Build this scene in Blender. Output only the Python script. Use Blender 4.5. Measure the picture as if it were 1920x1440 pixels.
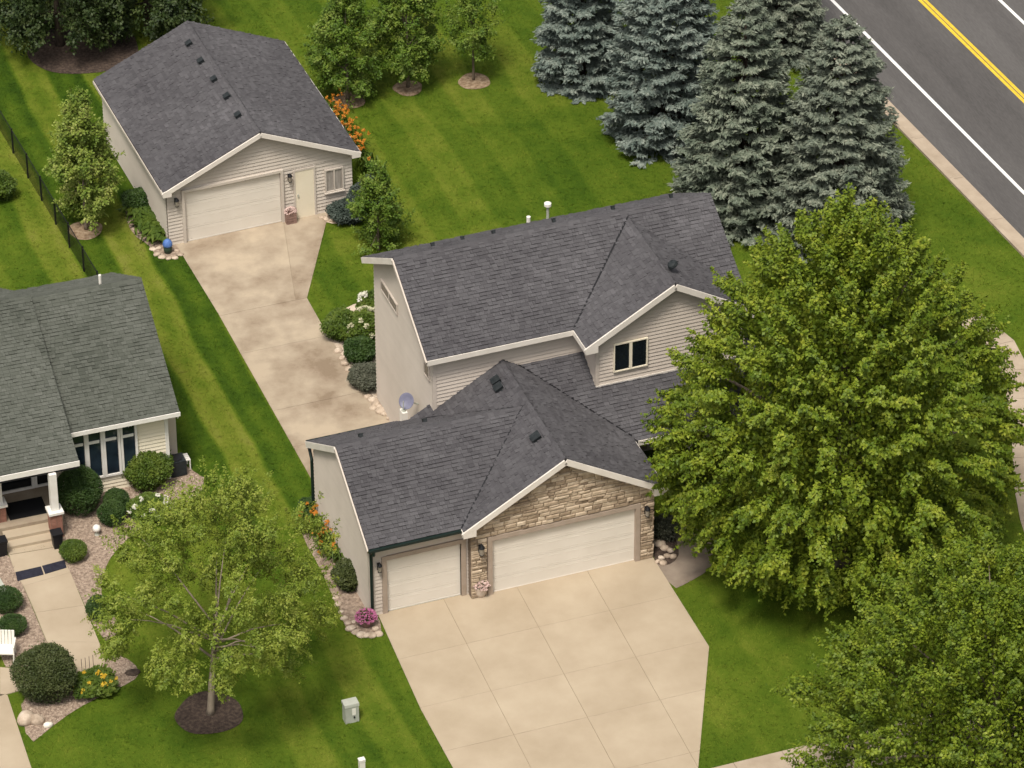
import bpy, bmesh, math, random
import numpy as np
from mathutils import Vector, Matrix

random.seed(7)
RNG = np.random.default_rng(7)
scene = bpy.context.scene
COL = scene.collection
for o in list(bpy.data.objects):
    bpy.data.objects.remove(o)

# ------------------------------------------------------------------ camera
CAM = Vector((-34.886, -108.747, 89.086))
YAW, PIT, ROLL, FPX = -0.350, 0.612, -0.005, 8536.27
_cy, _sy, _cp, _sp = math.cos(YAW), math.sin(YAW), math.cos(PIT), math.sin(PIT)
FWD = Vector((-_sy * _cp, _cy * _cp, -_sp))
_r = Vector((_cy, _sy, 0)); _u = _r.cross(FWD)
RGT = _r * math.cos(ROLL) + _u * math.sin(ROLL)
UPV = _u * math.cos(ROLL) - _r * math.sin(ROLL)
cam = bpy.data.cameras.new('camera')
cam.sensor_width = 36.0
cam.lens = FPX / 1920 * 36.0
cam.clip_start = 1.0
cam.clip_end = 2000
camo = bpy.data.objects.new('camera', cam)
camo.matrix_world = Matrix(((RGT.x, UPV.x, -FWD.x, CAM.x), (RGT.y, UPV.y, -FWD.y, CAM.y),
                            (RGT.z, UPV.z, -FWD.z, CAM.z), (0, 0, 0, 1)))
COL.objects.link(camo)
scene.camera = camo

# ------------------------------------------------------------------ sky, sun, exposure
SUN_EL, SUN_FROM = math.radians(64), Vector((-0.55, -0.70, 0)).normalized()
sdir = SUN_FROM * math.cos(SUN_EL) + Vector((0, 0, math.sin(SUN_EL)))
world = bpy.data.worlds.new('World')
scene.world = world
world.use_nodes = True
nt = world.node_tree
nt.nodes.clear()
sky = nt.nodes.new('ShaderNodeTexSky')
sky.sky_type = 'NISHITA'
sky.sun_disc = False
sky.sun_elevation = SUN_EL
sky.sun_rotation = math.atan2(SUN_FROM.x, SUN_FROM.y)
sky.dust_density = 6.0
sky.air_density = 1.0
hs = nt.nodes.new('ShaderNodeHueSaturation')
hs.inputs['Saturation'].default_value = 0.18
bg = nt.nodes.new('ShaderNodeBackground')
bg.inputs['Strength'].default_value = 0.065
wo = nt.nodes.new('ShaderNodeOutputWorld')
nt.links.new(sky.outputs[0], hs.inputs['Color'])
nt.links.new(hs.outputs[0], bg.inputs['Color'])
nt.links.new(bg.outputs[0], wo.inputs['Surface'])
sl = bpy.data.lights.new('sun', 'SUN')
sl.energy = 1.5
sl.angle = math.radians(12)
sl.color = (1.0, 0.93, 0.82)
slo = bpy.data.objects.new('sun', sl)
slo.rotation_euler = (-sdir).to_track_quat('-Z', 'Y').to_euler()
COL.objects.link(slo)
scene.view_settings.view_transform = 'Standard'
scene.view_settings.look = 'None'
scene.view_settings.gamma = 1.0
scene.view_settings.exposure = 1.0
scene.render.engine = 'CYCLES'
scene.cycles.max_bounces = 4
scene.cycles.diffuse_bounces = 2
scene.cycles.transparent_max_bounces = 4


# ------------------------------------------------------------------ pixel -> place
def ray(u, v):
    return (FWD + RGT * ((u - 960) / FPX) - UPV * ((v - 720) / FPX)).normalized()


def G(u, v, z=0.0):
    d = ray(u, v)
    return CAM + d * ((z - CAM.z) / d.z)


def hit(u, v, p, n):
    d = ray(u, v)
    return CAM + d * ((Vector(p) - CAM).dot(Vector(n)) / d.dot(Vector(n)))


# ------------------------------------------------------------------ materials
def ramp_set(r, cols):
    e = r.color_ramp.elements
    while len(e) < len(cols):
        e.new(0.5)
    for i, c in enumerate(cols):
        e[i].position = i / max(1, len(cols) - 1)
        e[i].color = (*c, 1)


def M(name, cols, rough=0.8, scale=3.0, detail=5.0, bump=0.0, bscale=40.0, island=0.0, spec=0.25,
      trans=0.0, stretch=None, metal=0.0, lo=0.32, hi=0.68, objrand=0.0, fine=0.0, fscale=60.0):
    m = bpy.data.materials.new(name)
    m.use_nodes = True
    t = m.node_tree
    N, L = t.nodes, t.links
    b = N['Principled BSDF']
    out = N['Material Output']
    b.inputs['Roughness'].default_value = rough
    b.inputs['Specular IOR Level'].default_value = spec
    b.inputs['Metallic'].default_value = metal
    if isinstance(cols[0], (int, float)):
        cols = [cols]
    geo = N.new('ShaderNodeNewGeometry')
    pos = geo.outputs['Position']
    if stretch:
        mp = N.new('ShaderNodeMapping')
        mp.inputs['Scale'].default_value = stretch
        L.new(pos, mp.inputs['Vector'])
        pos = mp.outputs[0]
    if len(cols) == 1:
        col = None
        b.inputs['Base Color'].default_value = (*cols[0], 1)
    else:
        nz = N.new('ShaderNodeTexNoise')
        nz.inputs['Scale'].default_value = scale
        nz.inputs['Detail'].default_value = detail
        nz.inputs['Roughness'].default_value = 0.6
        L.new(pos, nz.inputs['Vector'])
        mr = N.new('ShaderNodeMapRange')
        mr.inputs['From Min'].default_value = lo
        mr.inputs['From Max'].default_value = hi
        L.new(nz.outputs['Fac'], mr.inputs['Value'])
        fac = mr.outputs[0]

        def blend(fac, other, k):
            mx = N.new('ShaderNodeMix')
            mx.data_type = 'FLOAT'
            mx.inputs[0].default_value = k
            L.new(fac, mx.inputs[2])
            L.new(other, mx.inputs[3])
            return mx.outputs[0]
        if fine > 0:
            nf = N.new('ShaderNodeTexNoise')
            nf.inputs['Scale'].default_value = fscale
            nf.inputs['Detail'].default_value = 3
            L.new(pos, nf.inputs['Vector'])
            mf = N.new('ShaderNodeMapRange')
            mf.inputs['From Min'].default_value = 0.3
            mf.inputs['From Max'].default_value = 0.7
            L.new(nf.outputs['Fac'], mf.inputs['Value'])
            fac = blend(fac, mf.outputs[0], fine)
        if island > 0:
            fac = blend(fac, geo.outputs['Random Per Island'], island)
        if objrand > 0:
            oi = N.new('ShaderNodeObjectInfo')
            fac = blend(fac, oi.outputs['Random'], objrand)
        r = N.new('ShaderNodeValToRGB')
        ramp_set(r, cols)
        L.new(fac, r.inputs[0])
        col = r.outputs[0]
        L.new(col, b.inputs['Base Color'])
    if bump > 0:
        nb = N.new('ShaderNodeTexNoise')
        nb.inputs['Scale'].default_value = bscale
        nb.inputs['Detail'].default_value = 4
        L.new(pos, nb.inputs['Vector'])
        bp = N.new('ShaderNodeBump')
        bp.inputs['Strength'].default_value = 0.8
        bp.inputs['Distance'].default_value = bump
        L.new(nb.outputs['Fac'], bp.inputs['Height'])
        L.new(bp.outputs[0], b.inputs['Normal'])
    if trans > 0:
        tr = N.new('ShaderNodeBsdfTranslucent')
        if col:
            L.new(col, tr.inputs['Color'])
        else:
            tr.inputs['Color'].default_value = (*cols[0], 1)
        mx = N.new('ShaderNodeMixShader')
        mx.inputs[0].default_value = trans
        L.new(b.outputs[0], mx.inputs[1])
        L.new(tr.outputs[0], mx.inputs[2])
        L.new(mx.outputs[0], out.inputs['Surface'])
    return m


def grass_material(name, blades):
    """lawn colour with mowing passes running front to back and dry, lush and worn patches"""
    m = bpy.data.materials.new(name)
    m.use_nodes = True
    t = m.node_tree
    N, L = t.nodes, t.links
    b = N['Principled BSDF']
    b.inputs['Roughness'].default_value = 0.85
    b.inputs['Specular IOR Level'].default_value = 0.1
    geo = N.new('ShaderNodeNewGeometry')
    sep = N.new('ShaderNodeSeparateXYZ')
    L.new(geo.outputs['Position'], sep.inputs[0])
    flat = N.new('ShaderNodeCombineXYZ')
    L.new(sep.outputs[0], flat.inputs[0])
    L.new(sep.outputs[1], flat.inputs[1])

    def noise(scale, detail=4, vec=None):
        n = N.new('ShaderNodeTexNoise')
        n.inputs['Scale'].default_value = scale
        n.inputs['Detail'].default_value = detail
        L.new(vec or flat.outputs[0], n.inputs['Vector'])
        return n.outputs['Fac']

    def math_(op, a, b_=None, c=None):
        n = N.new('ShaderNodeMath')
        n.operation = op
        for i, x in enumerate((a, b_, c)):
            if x is None:
                continue
            if isinstance(x, (int, float)):
                n.inputs[i].default_value = x
            else:
                L.new(x, n.inputs[i])
        return n.outputs[0]
    big, mid, fine = noise(0.16, 3), noise(0.9, 5), noise(22, 3)
    warp = math_('MULTIPLY_ADD', noise(0.11, 2), 1.2, -0.6)
    ph = math_('MULTIPLY', math_('ADD', sep.outputs[0], warp), 2 * math.pi / 2.5)
    st = math_('MULTIPLY', math_('SINE', math_('ADD', ph, 4.84)), 4.5)
    st = math_('MINIMUM', math_('MAXIMUM', st, -1.0), 1.0)
    fine_pass = math_('SINE', math_('MULTIPLY', math_('ADD', ph, 4.84), 3.0))
    st = math_('MULTIPLY_ADD', fine_pass, 0.35, st)
    back = N.new('ShaderNodeMapRange')
    back.inputs['From Min'].default_value = 2.0
    back.inputs['From Max'].default_value = 7.0
    back.inputs['To Min'].default_value = 0.03
    back.inputs['To Max'].default_value = 0.078
    L.new(sep.outputs[1], back.inputs['Value'])
    amp = math_('MULTIPLY', back.outputs[0], math_('MULTIPLY_ADD', noise(0.07, 1), 1.6, 0.2))
    side = N.new('ShaderNodeMapRange')
    side.inputs['From Min'].default_value = 0.6
    side.inputs['From Max'].default_value = 3.0
    side.inputs['To Min'].default_value = 2.7
    side.inputs['To Max'].default_value = 1.0
    L.new(sep.outputs[0], side.inputs['Value'])
    amp = math_('MULTIPLY', amp, side.outputs[0])
    for lo_, hi_, ta, tb in ((15.0, 21.0, 1.0, 0.0), (-6.0, -3.2, 0.25, 1.0)):   # verge and far yard are mown across
        fd = N.new('ShaderNodeMapRange')
        fd.inputs['From Min'].default_value = lo_
        fd.inputs['From Max'].default_value = hi_
        fd.inputs['To Min'].default_value = ta
        fd.inputs['To Max'].default_value = tb
        L.new(sep.outputs[0], fd.inputs['Value'])
        amp = math_('MULTIPLY', amp, fd.outputs[0])
    f = math_('MULTIPLY_ADD', st, amp, 0.46)
    f = math_('ADD', f, math_('MULTIPLY_ADD', big, 0.8, -0.40))
    f = math_('ADD', f, math_('MULTIPLY_ADD', mid, 0.55, -0.275))
    f = math_('ADD', f, math_('ADD', math_('MULTIPLY_ADD', fine, 0.30, -0.15), math_('MULTIPLY_ADD', noise(5, 6), 0.3, -0.15)))
    if blades:
        f = math_('ADD', f, math_('MULTIPLY_ADD', geo.outputs['Random Per Island'], 0.30, -0.10))
    r = N.new('ShaderNodeValToRGB')
    ramp_set(r, [(0.021, 0.048, 0.003), (0.045, 0.084, 0.005), (0.079, 0.119, 0.009), (0.132, 0.159, 0.018), (0.18, 0.183, 0.038)])
    L.new(f, r.inputs[0])
    L.new(r.outputs[0], b.inputs['Base Color'])
    if not blades:
        bp = N.new('ShaderNodeBump')
        bp.inputs['Strength'].default_value = 1.0
        bp.inputs['Distance'].default_value = 0.02
        L.new(noise(28, 4), bp.inputs['Height'])
        L.new(bp.outputs[0], b.inputs['Normal'])
    return m


GRASS = grass_material('lawn turf', False)
BLADE = grass_material('lawn blades', True)
SHINGLE = M('charcoal shingle', [(0.048, 0.045, 0.049), (0.072, 0.068, 0.073), (0.088, 0.084, 0.089), (0.12, 0.114, 0.121)],
            rough=0.9, scale=0.35, island=0.5, fine=0.2, fscale=60, bump=0.006, bscale=140, spec=0.3)
SHINGLE2 = M('grey green shingle', [(0.050, 0.055, 0.044), (0.080, 0.085, 0.070), (0.098, 0.103, 0.087), (0.132, 0.136, 0.117)],
             rough=0.9, scale=0.35, island=0.45, fine=0.2, fscale=60, bump=0.006, bscale=140, spec=0.3)
DECK = M('roof felt', (0.03, 0.028, 0.03), rough=0.95)
SIDING = M('beige vinyl siding', [(0.52, 0.45, 0.385), (0.60, 0.525, 0.455)], rough=0.6, scale=0.9, objrand=0.25, bump=0.002, bscale=90)
LAPSHADE = M('painted lap shadow backing', (0.16, 0.13, 0.11), rough=0.95)  # dark colour stands in for the shadow line under each lap board
SIDINGD = M('taupe vinyl siding', [(0.53, 0.465, 0.40), (0.60, 0.535, 0.465)], rough=0.6, scale=0.9, objrand=0.25)
CREAM = M('cream siding', [(0.74, 0.66, 0.50), (0.81, 0.73, 0.58)], rough=0.6, scale=0.9, objrand=0.25)
TRIM = M('off white trim', [(0.68, 0.62, 0.55), (0.77, 0.71, 0.64)], rough=0.5, scale=2.0)
WHITE = M('white paint', [(0.74, 0.70, 0.64), (0.82, 0.79, 0.74)], rough=0.45, scale=3)
DOOR = M('almond garage door', [(0.68, 0.625, 0.545), (0.74, 0.685, 0.605)], rough=0.5, scale=1.2, objrand=0.2)
DOORTRIM = M('taupe door trim', [(0.34, 0.27, 0.21), (0.40, 0.32, 0.26)], rough=0.6, scale=3)
STONE = M('tan ledgestone', [(0.15, 0.108, 0.075), (0.33, 0.25, 0.172), (0.49, 0.385, 0.275), (0.66, 0.55, 0.42)], rough=0.9,
          scale=6, objrand=0.62, bump=0.02, bscale=22, lo=0.3, hi=0.7)
MORTAR = M('dark mortar', [(0.15, 0.11, 0.085), (0.25, 0.195, 0.15)], rough=0.95, scale=8)
BRICK = M('red brown brick', [(0.22, 0.10, 0.07), (0.36, 0.18, 0.13)], rough=0.9, scale=9, objrand=0.4, bump=0.006, bscale=60)
CONC = M('warm concrete', [(0.335, 0.265, 0.182), (0.40, 0.322, 0.23), (0.46, 0.378, 0.276)], rough=0.85, scale=0.45, detail=8, objrand=0.16,
         fine=0.18, fscale=70, bump=0.004, bscale=70)
CONC2 = M('weathered concrete', [(0.17, 0.118, 0.075), (0.29, 0.225, 0.16), (0.37, 0.30, 0.22), (0.45, 0.365, 0.265)], rough=0.88, scale=0.55, detail=10, lo=0.36, hi=0.60,
          objrand=0.2, fine=0.15, fscale=60, bump=0.005, bscale=60)
CONC3 = M('dark walk concrete', [(0.20, 0.155, 0.12), (0.29, 0.235, 0.185)], rough=0.9, scale=1.2, bump=0.004, bscale=60)
JOINT = M('joint filler', [(0.26, 0.20, 0.13), (0.33, 0.26, 0.18)], rough=0.95, scale=6)
KERB = M('kerb concrete', [(0.33, 0.26, 0.19), (0.46, 0.375, 0.285)], rough=0.9, scale=1.3, fine=0.25, bump=0.004, bscale=60)
ASPHALT = M('asphalt', [(0.064, 0.060, 0.058), (0.096, 0.090, 0.087), (0.130, 0.123, 0.118)], rough=0.9, scale=0.5, fine=0.35, fscale=30, bump=0.006,
            bscale=90, stretch=(1.0, 0.12, 1.0))
LINEW = M('white road paint', [(0.70, 0.68, 0.66), (0.85, 0.83, 0.80)], rough=0.6, scale=5)
LINEY = M('yellow road paint', [(0.62, 0.40, 0.03), (0.75, 0.52, 0.05)], rough=0.6, scale=5)
GLASS = M('dark window glass', [(0.006, 0.008, 0.010), (0.012, 0.016, 0.020)], rough=0.06, scale=1, spec=0.5)
GLASSB = M('blue window glass', [(0.008, 0.013, 0.020), (0.022, 0.036, 0.050)], rough=0.06, scale=1.5, spec=0.5)
SHADEG = M('shaded grey glass', [(0.07, 0.062, 0.058), (0.12, 0.11, 0.10)], rough=0.2, scale=4, spec=0.4)
CURTAIN = M('curtained window glass', [(0.26, 0.23, 0.20), (0.42, 0.38, 0.34)], rough=0.25, scale=5, stretch=(3, 1, 0.3), spec=0.5)
GREENM = M('dark green gutter', (0.010, 0.020, 0.017), rough=0.4)
BLACKM = M('black metal', (0.012, 0.012, 0.014), rough=0.45)
VENT = M('dark roof vent', [(0.012, 0.016, 0.018), (0.03, 0.034, 0.036)], rough=0.6, scale=8)
LAMPG = M('smoked lantern glass', (0.25, 0.22, 0.18), rough=0.15, spec=0.5)
MULCH = M('brown mulch', [(0.036, 0.025, 0.020), (0.066, 0.046, 0.036), (0.11, 0.08, 0.06)], rough=0.95, scale=9, detail=8, bump=0.04, bscale=28)
MULCHT = M('pale wood mulch', [(0.16, 0.105, 0.065), (0.27, 0.19, 0.12), (0.38, 0.29, 0.20)], rough=0.95, scale=7, detail=8, bump=0.03, bscale=26)
GRAVEL = M('tan gravel bed', [(0.17, 0.12, 0.09), (0.30, 0.225, 0.17), (0.45, 0.35, 0.27)], rough=0.95, scale=9, detail=8, bump=0.04, bscale=28)
PEBBLE = M('tan pebbles', [(0.14, 0.10, 0.075), (0.32, 0.24, 0.18), (0.54, 0.44, 0.35)], rough=0.9, scale=4, island=0.8)
ROCK = M('pale landscape rock', [(0.30, 0.23, 0.17), (0.48, 0.38, 0.29), (0.66, 0.56, 0.45)], rough=0.9, scale=5, objrand=0.4, bump=0.02, bscale=18)
ROCKW = M('white rock', [(0.62, 0.56, 0.46), (0.80, 0.75, 0.66)], rough=0.85, scale=5, bump=0.01, bscale=20)
BARK = M('grey bark', [(0.09, 0.07, 0.05), (0.17, 0.135, 0.10), (0.25, 0.205, 0.16)], rough=0.95, scale=6, stretch=(1, 1, 0.25), bump=0.02, bscale=20)
BARKL = M('tan bark', [(0.16, 0.125, 0.09), (0.26, 0.21, 0.155), (0.34, 0.28, 0.215)], rough=0.95, scale=6, stretch=(1, 1, 0.25))
BARKD = M('dark bark', [(0.035, 0.026, 0.02), (0.08, 0.06, 0.045)], rough=0.95, scale=6, stretch=(1, 1, 0.25))
PLASTW = M('white plastic', [(0.74, 0.70, 0.62), (0.80, 0.77, 0.70)], rough=0.4, scale=3)
UTIL = M('grey green utility box', [(0.36, 0.37, 0.31), (0.44, 0.45, 0.39)], rough=0.5, scale=4)
BLUE = M('blue cloth cap', [(0.06, 0.13, 0.36), (0.10, 0.19, 0.46)], rough=0.6, scale=6)
DGREEN = M('dark green tub', (0.03, 0.05, 0.032), rough=0.5)
DISH = M('blue grey dish', [(0.13, 0.13, 0.19), (0.20, 0.20, 0.27)], rough=0.4, scale=3)
MAT = M('dark navy rubber mat', [(0.014, 0.014, 0.024), (0.03, 0.03, 0.045)], rough=0.7, scale=10)
DMAT = M('black door mat', (0.006, 0.006, 0.007), rough=0.95)


def leafmat(name, cols, trans=0.12, island=0.36, scale=1.5, rough=0.55, spec=0.25):
    return M(name, cols, rough=rough, scale=scale, detail=3, island=island, trans=trans, spec=spec)


LF_MAPLE = leafmat('maple leaves', [(0.042, 0.080, 0.005), (0.098, 0.150, 0.010), (0.178, 0.228, 0.017), (0.32, 0.345, 0.038)])
LF_NEAR = leafmat('street tree leaves', [(0.034, 0.066, 0.005), (0.085, 0.132, 0.008), (0.155, 0.205, 0.014), (0.27, 0.305, 0.032)])
LF_LOC = leafmat('locust leaves', [(0.085, 0.13, 0.014), (0.15, 0.205, 0.024), (0.225, 0.27, 0.036), (0.33, 0.35, 0.07)], trans=0.2)
LF_YOUNG = leafmat('lawn tree leaves', [(0.034, 0.076, 0.007), (0.075, 0.135, 0.013), (0.13, 0.19, 0.024), (0.24, 0.28, 0.055)])
LF_LIGHT = leafmat('young maple leaves', [(0.065, 0.115, 0.013), (0.13, 0.19, 0.025), (0.23, 0.28, 0.05), (0.44, 0.44, 0.15)], trans=0.2)
LF_DARK = leafmat('dark tree leaves', [(0.008, 0.018, 0.004), (0.022, 0.040, 0.009), (0.045, 0.066, 0.017), (0.095, 0.112, 0.038)], trans=0.1)
LF_BOX = leafmat('clipped shrub leaves', [(0.016, 0.038, 0.007), (0.034, 0.068, 0.013), (0.062, 0.102, 0.022)], trans=0.15)
LF_BOXL = leafmat('bright shrub leaves', [(0.036, 0.07, 0.008), (0.076, 0.12, 0.014), (0.14, 0.18, 0.026)], trans=0.2)
LF_OLIVE = leafmat('olive shrub leaves', [(0.030, 0.044, 0.012), (0.056, 0.072, 0.020), (0.095, 0.108, 0.036)], trans=0.15)
LF_GREY = leafmat('grey shrub leaves', [(0.045, 0.050, 0.032), (0.085, 0.09, 0.06), (0.14, 0.14, 0.10)], trans=0.15)
LF_BLUE = leafmat('blue green shrub leaves', [(0.024, 0.036, 0.028), (0.052, 0.070, 0.056), (0.10, 0.12, 0.10)], trans=0.15)
SPR_BLUE = leafmat('blue spruce needles', [(0.052, 0.074, 0.062), (0.115, 0.148, 0.127), (0.195, 0.23, 0.196), (0.33, 0.36, 0.305)], trans=0.1, island=0.5)
SPR_GREY = leafmat('grey spruce needles', [(0.052, 0.068, 0.050), (0.115, 0.138, 0.102), (0.195, 0.217, 0.162), (0.32, 0.335, 0.255)], trans=0.1, island=0.5)
SPR_OLV = leafmat('olive spruce needles', [(0.050, 0.068, 0.048), (0.112, 0.138, 0.098), (0.19, 0.216, 0.158), (0.31, 0.328, 0.245)], trans=0.1, island=0.5)
F_WHITE = leafmat('white petals', [(0.62, 0.60, 0.48), (0.80, 0.78, 0.68)], trans=0.2)
F_CREAM = leafmat('cream petals', [(0.45, 0.45, 0.26), (0.66, 0.62, 0.44)], trans=0.2)
F_ORANGE = leafmat('orange petals', [(0.45, 0.15, 0.015), (0.62, 0.26, 0.03)], trans=0.2)
F_YELLOW = leafmat('yellow petals', [(0.60, 0.36, 0.02), (0.72, 0.52, 0.06)], trans=0.2)
F_PINK = leafmat('pink petals', [(0.40, 0.08, 0.22), (0.62, 0.26, 0.40)], trans=0.2)
F_PALEP = leafmat('pale pink petals', [(0.58, 0.40, 0.36), (0.74, 0.60, 0.54)], trans=0.2)

# ------------------------------------------------------------------ mesh helpers
ORG = {}


def lk(name, me, mat, parent, smooth=False):
    ob = bpy.data.objects.new(name, me)
    if mat and not me.materials:
        me.materials.append(mat)
    COL.objects.link(ob)
    if parent is not None:
        ob.parent = parent
        ORG[ob] = ORG[parent]
    else:
        ORG[ob] = Vector((0, 0, 0))
    if smooth:
        me.polygons.foreach_set('use_smooth', [True] * len(me.polygons))
    return ob


class MB:
    def __init__(s):
        s.v, s.f = [], []

    def add(s, vs, fs):
        k = len(s.v)
        s.v += [tuple(x) for x in vs]
        s.f += [tuple(i + k for i in f) for f in fs]
        return s

    def box(s, x0, x1, y0, y1, z0, z1, T=None):
        vs = [Vector((x, y, z)) for z in (z0, z1) for x, y in ((x0, y0), (x1, y0), (x1, y1), (x0, y1))]
        if T:
            vs = [T(*v) for v in vs]
        return s.add(vs, [(0, 3, 2, 1), (4, 5, 6, 7), (0, 1, 5, 4), (1, 2, 6, 5), (2, 3, 7, 6), (3, 0, 4, 7)])

    def obox(s, o, a, b, c):
        o, a, b, c = map(Vector, (o, a, b, c))
        vs = [o, o + a, o + a + b, o + b, o + c, o + a + c, o + a + b + c, o + b + c]
        return s.add(vs, [(0, 3, 2, 1), (4, 5, 6, 7), (0, 1, 5, 4), (1, 2, 6, 5), (2, 3, 7, 6), (3, 0, 4, 7)])

    def beam(s, p0, p1, w, h, up=(0, 0, 1)):
        p0, p1, up = Vector(p0), Vector(p1), Vector(up)
        d = (p1 - p0).normalized()
        sd = d.cross(up).normalized()
        u2 = sd.cross(d).normalized()
        return s.obox(p0 - sd * w / 2 - u2 * h / 2, p1 - p0, sd * w, u2 * h)

    def prism(s, poly, off):
        n = len(poly)
        off = Vector(off)
        vs = [Vector(p) for p in poly] + [Vector(p) + off for p in poly]
        fs = [tuple(range(n)), tuple(range(2 * n - 1, n - 1, -1))] + [(i, i + n, (i + 1) % n + n, (i + 1) % n) for i in range(n)]
        return s.add(vs, fs)

    def tube(s, pts, rad, n=6):
        pts = [Vector(p) for p in pts]
        k = len(s.v)
        for i, p in enumerate(pts):
            d = (pts[min(i + 1, len(pts) - 1)] - pts[max(i - 1, 0)]).normalized()
            a = d.cross(Vector((0.31, 0.17, 0.93))).normalized() if abs(d.z) < 0.95 else d.cross(Vector((1, 0, 0))).normalized()
            b = d.cross(a)
            r = rad[i] if hasattr(rad, '__len__') else rad
            for j in range(n):
                t = 2 * math.pi * j / n
                s.v.append(tuple(p + a * (r * math.cos(t)) + b * (r * math.sin(t))))
        for i in range(len(pts) - 1):
            for j in range(n):
                s.f.append((k + i * n + j, k + i * n + (j + 1) % n, k + (i + 1) * n + (j + 1) % n, k + (i + 1) * n + j))
        s.f.append(tuple(k + j for j in range(n))[::-1])
        s.f.append(tuple(k + (len(pts) - 1) * n + j for j in range(n)))
        return s

    def lathe(s, prof, c, n=20):
        k = len(s.v)
        c = Vector(c)
        for r, z in prof:
            for j in range(n):
                t = 2 * math.pi * j / n
                s.v.append((c.x + r * math.cos(t), c.y + r * math.sin(t), c.z + z))
        for i in range(len(prof) - 1):
            for j in range(n):
                s.f.append((k + i * n + j, k + i * n + (j + 1) % n, k + (i + 1) * n + (j + 1) % n, k + (i + 1) * n + j))
        s.f.append(tuple(k + j for j in range(n))[::-1])
        s.f.append(tuple(k + (len(prof) - 1) * n + j for j in range(n)))
        return s

    def blob(s, c, rad, sub=2, jit=0.15, flat=None, seed=0):
        bm = bmesh.new()
        bmesh.ops.create_icosphere(bm, subdivisions=sub, radius=1)
        rr = random.Random(seed)
        ax = [(Vector((rr.uniform(-1, 1), rr.uniform(-1, 1), rr.uniform(-1, 1))).normalized(), rr.uniform(-jit, jit)) for _ in range(7)]
        vs = []
        for v in bm.verts:
            k = 1 + sum(a * max(0, v.co.dot(d)) ** 2 for d, a in ax) * 1.6 + rr.uniform(-jit, jit) * 0.18
            p = Vector((v.co.x * rad[0] * k, v.co.y * rad[1] * k, v.co.z * rad[2] * k))
            if flat is not None:
                p.z = max(p.z, flat)
            vs.append(Vector(c) + p)
        fs = [tuple(v.index for v in f.verts) for f in bm.faces]
        bm.free()
        return s.add(vs, fs)

    def build(s, name, mat, parent=None, smooth=False):
        o = ORG[parent] if parent is not None else Vector((0, 0, 0))
        me = bpy.data.meshes.new(name)
        me.from_pydata([(v[0] - o.x, v[1] - o.y, v[2] - o.z) for v in s.v], [], s.f)
        me.update()
        return lk(name, me, mat, parent, smooth)


def tag(o, label=None, cat=None, group=None, kind=None):
    if label: o['label'] = label
    if cat: o['category'] = cat
    if group: o['group'] = group
    if kind: o['kind'] = kind
    return o


def thing(name, loc, label, cat, group=None):
    o = bpy.data.objects.new(name, None)
    o.empty_display_size = 0.3
    o.location = loc
    COL.objects.link(o)
    ORG[o] = Vector(loc)
    return tag(o, label, cat, group)


def quads(name, V, mat, parent=None, n=4):
    """V (N*n,3) world vertices, one n-gon each"""
    if parent is not None:
        V = V - np.array(ORG[parent])
    N = len(V) // n
    me = bpy.data.meshes.new(name)
    me.vertices.add(N * n)
    me.vertices.foreach_set('co', V.astype(np.float32).ravel())
    me.loops.add(N * n)
    me.loops.foreach_set('vertex_index', np.arange(N * n, dtype=np.int32))
    me.polygons.add(N)
    me.polygons.foreach_set('loop_start', np.arange(0, N * n, n, dtype=np.int32))
    me.polygons.foreach_set('loop_total', np.full(N, n, dtype=np.int32))
    me.update(calc_edges=True)
    return lk(name, me, mat, parent)


def unit(a):
    return a / np.maximum(np.linalg.norm(a, axis=-1, keepdims=True), 1e-9)


def leaves(C, D, L, W, N=None, rnd=0.55):
    """diamond leaves; N is the side of the bough a leaf faces"""
    D = unit(D)
    if N is None:
        N = np.array([-0.15, -0.35, 1.0])
    N = unit(N + RNG.normal(size=D.shape) * rnd)
    D = unit(D - N * (D * N).sum(-1, keepdims=True) * 0.8)
    S = unit(np.cross(D, N))
    L = np.asarray(L)[:, None] if np.ndim(L) else L
    W = np.asarray(W)[:, None] if np.ndim(W) else W
    V = np.stack([C - D * L / 2, C + S * W / 2 - D * L * 0.08, C + D * L / 2, C - S * W / 2 - D * L * 0.08], axis=1)
    return V.reshape(-1, 3)


# ---- 2D clipping
def clip(poly, a, b, c):
    """keep a*x+b*y <= c"""
    out = []
    for i, p in enumerate(poly):
        q = poly[(i + 1) % len(poly)]
        dp, dq = a * p[0] + b * p[1] - c, a * q[0] + b * q[1] - c
        if dp <= 0:
            out.append(p)
        if (dp < 0 < dq) or (dq < 0 < dp):
            t = dp / (dp - dq)
            out.append((p[0] + (q[0] - p[0]) * t, p[1] + (q[1] - p[1]) * t))
    return out


def area(poly):
    return 0.5 * abs(sum(poly[i][0] * poly[(i + 1) % len(poly)][1] - poly[(i + 1) % len(poly)][0] * poly[i][1] for i in range(len(poly))))


def frame2(poly, n_hint):
    p = [Vector(x) for x in poly]
    n = Vector((0, 0, 0))
    for i in range(len(p)):
        n += (p[i] - p[0]).cross(p[(i + 1) % len(p)] - p[0])
    n.normalize()
    if n.dot(Vector(n_hint)) < 0:
        n = -n
    e1 = Vector((0, 0, 1)).cross(n)
    e1.normalize()
    e2 = n.cross(e1)
    o = min(p, key=lambda q: q.dot(e2)).copy()
    return o, e1, e2, n, [((q - o).dot(e1), (q - o).dot(e2)) for q in p]


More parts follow.
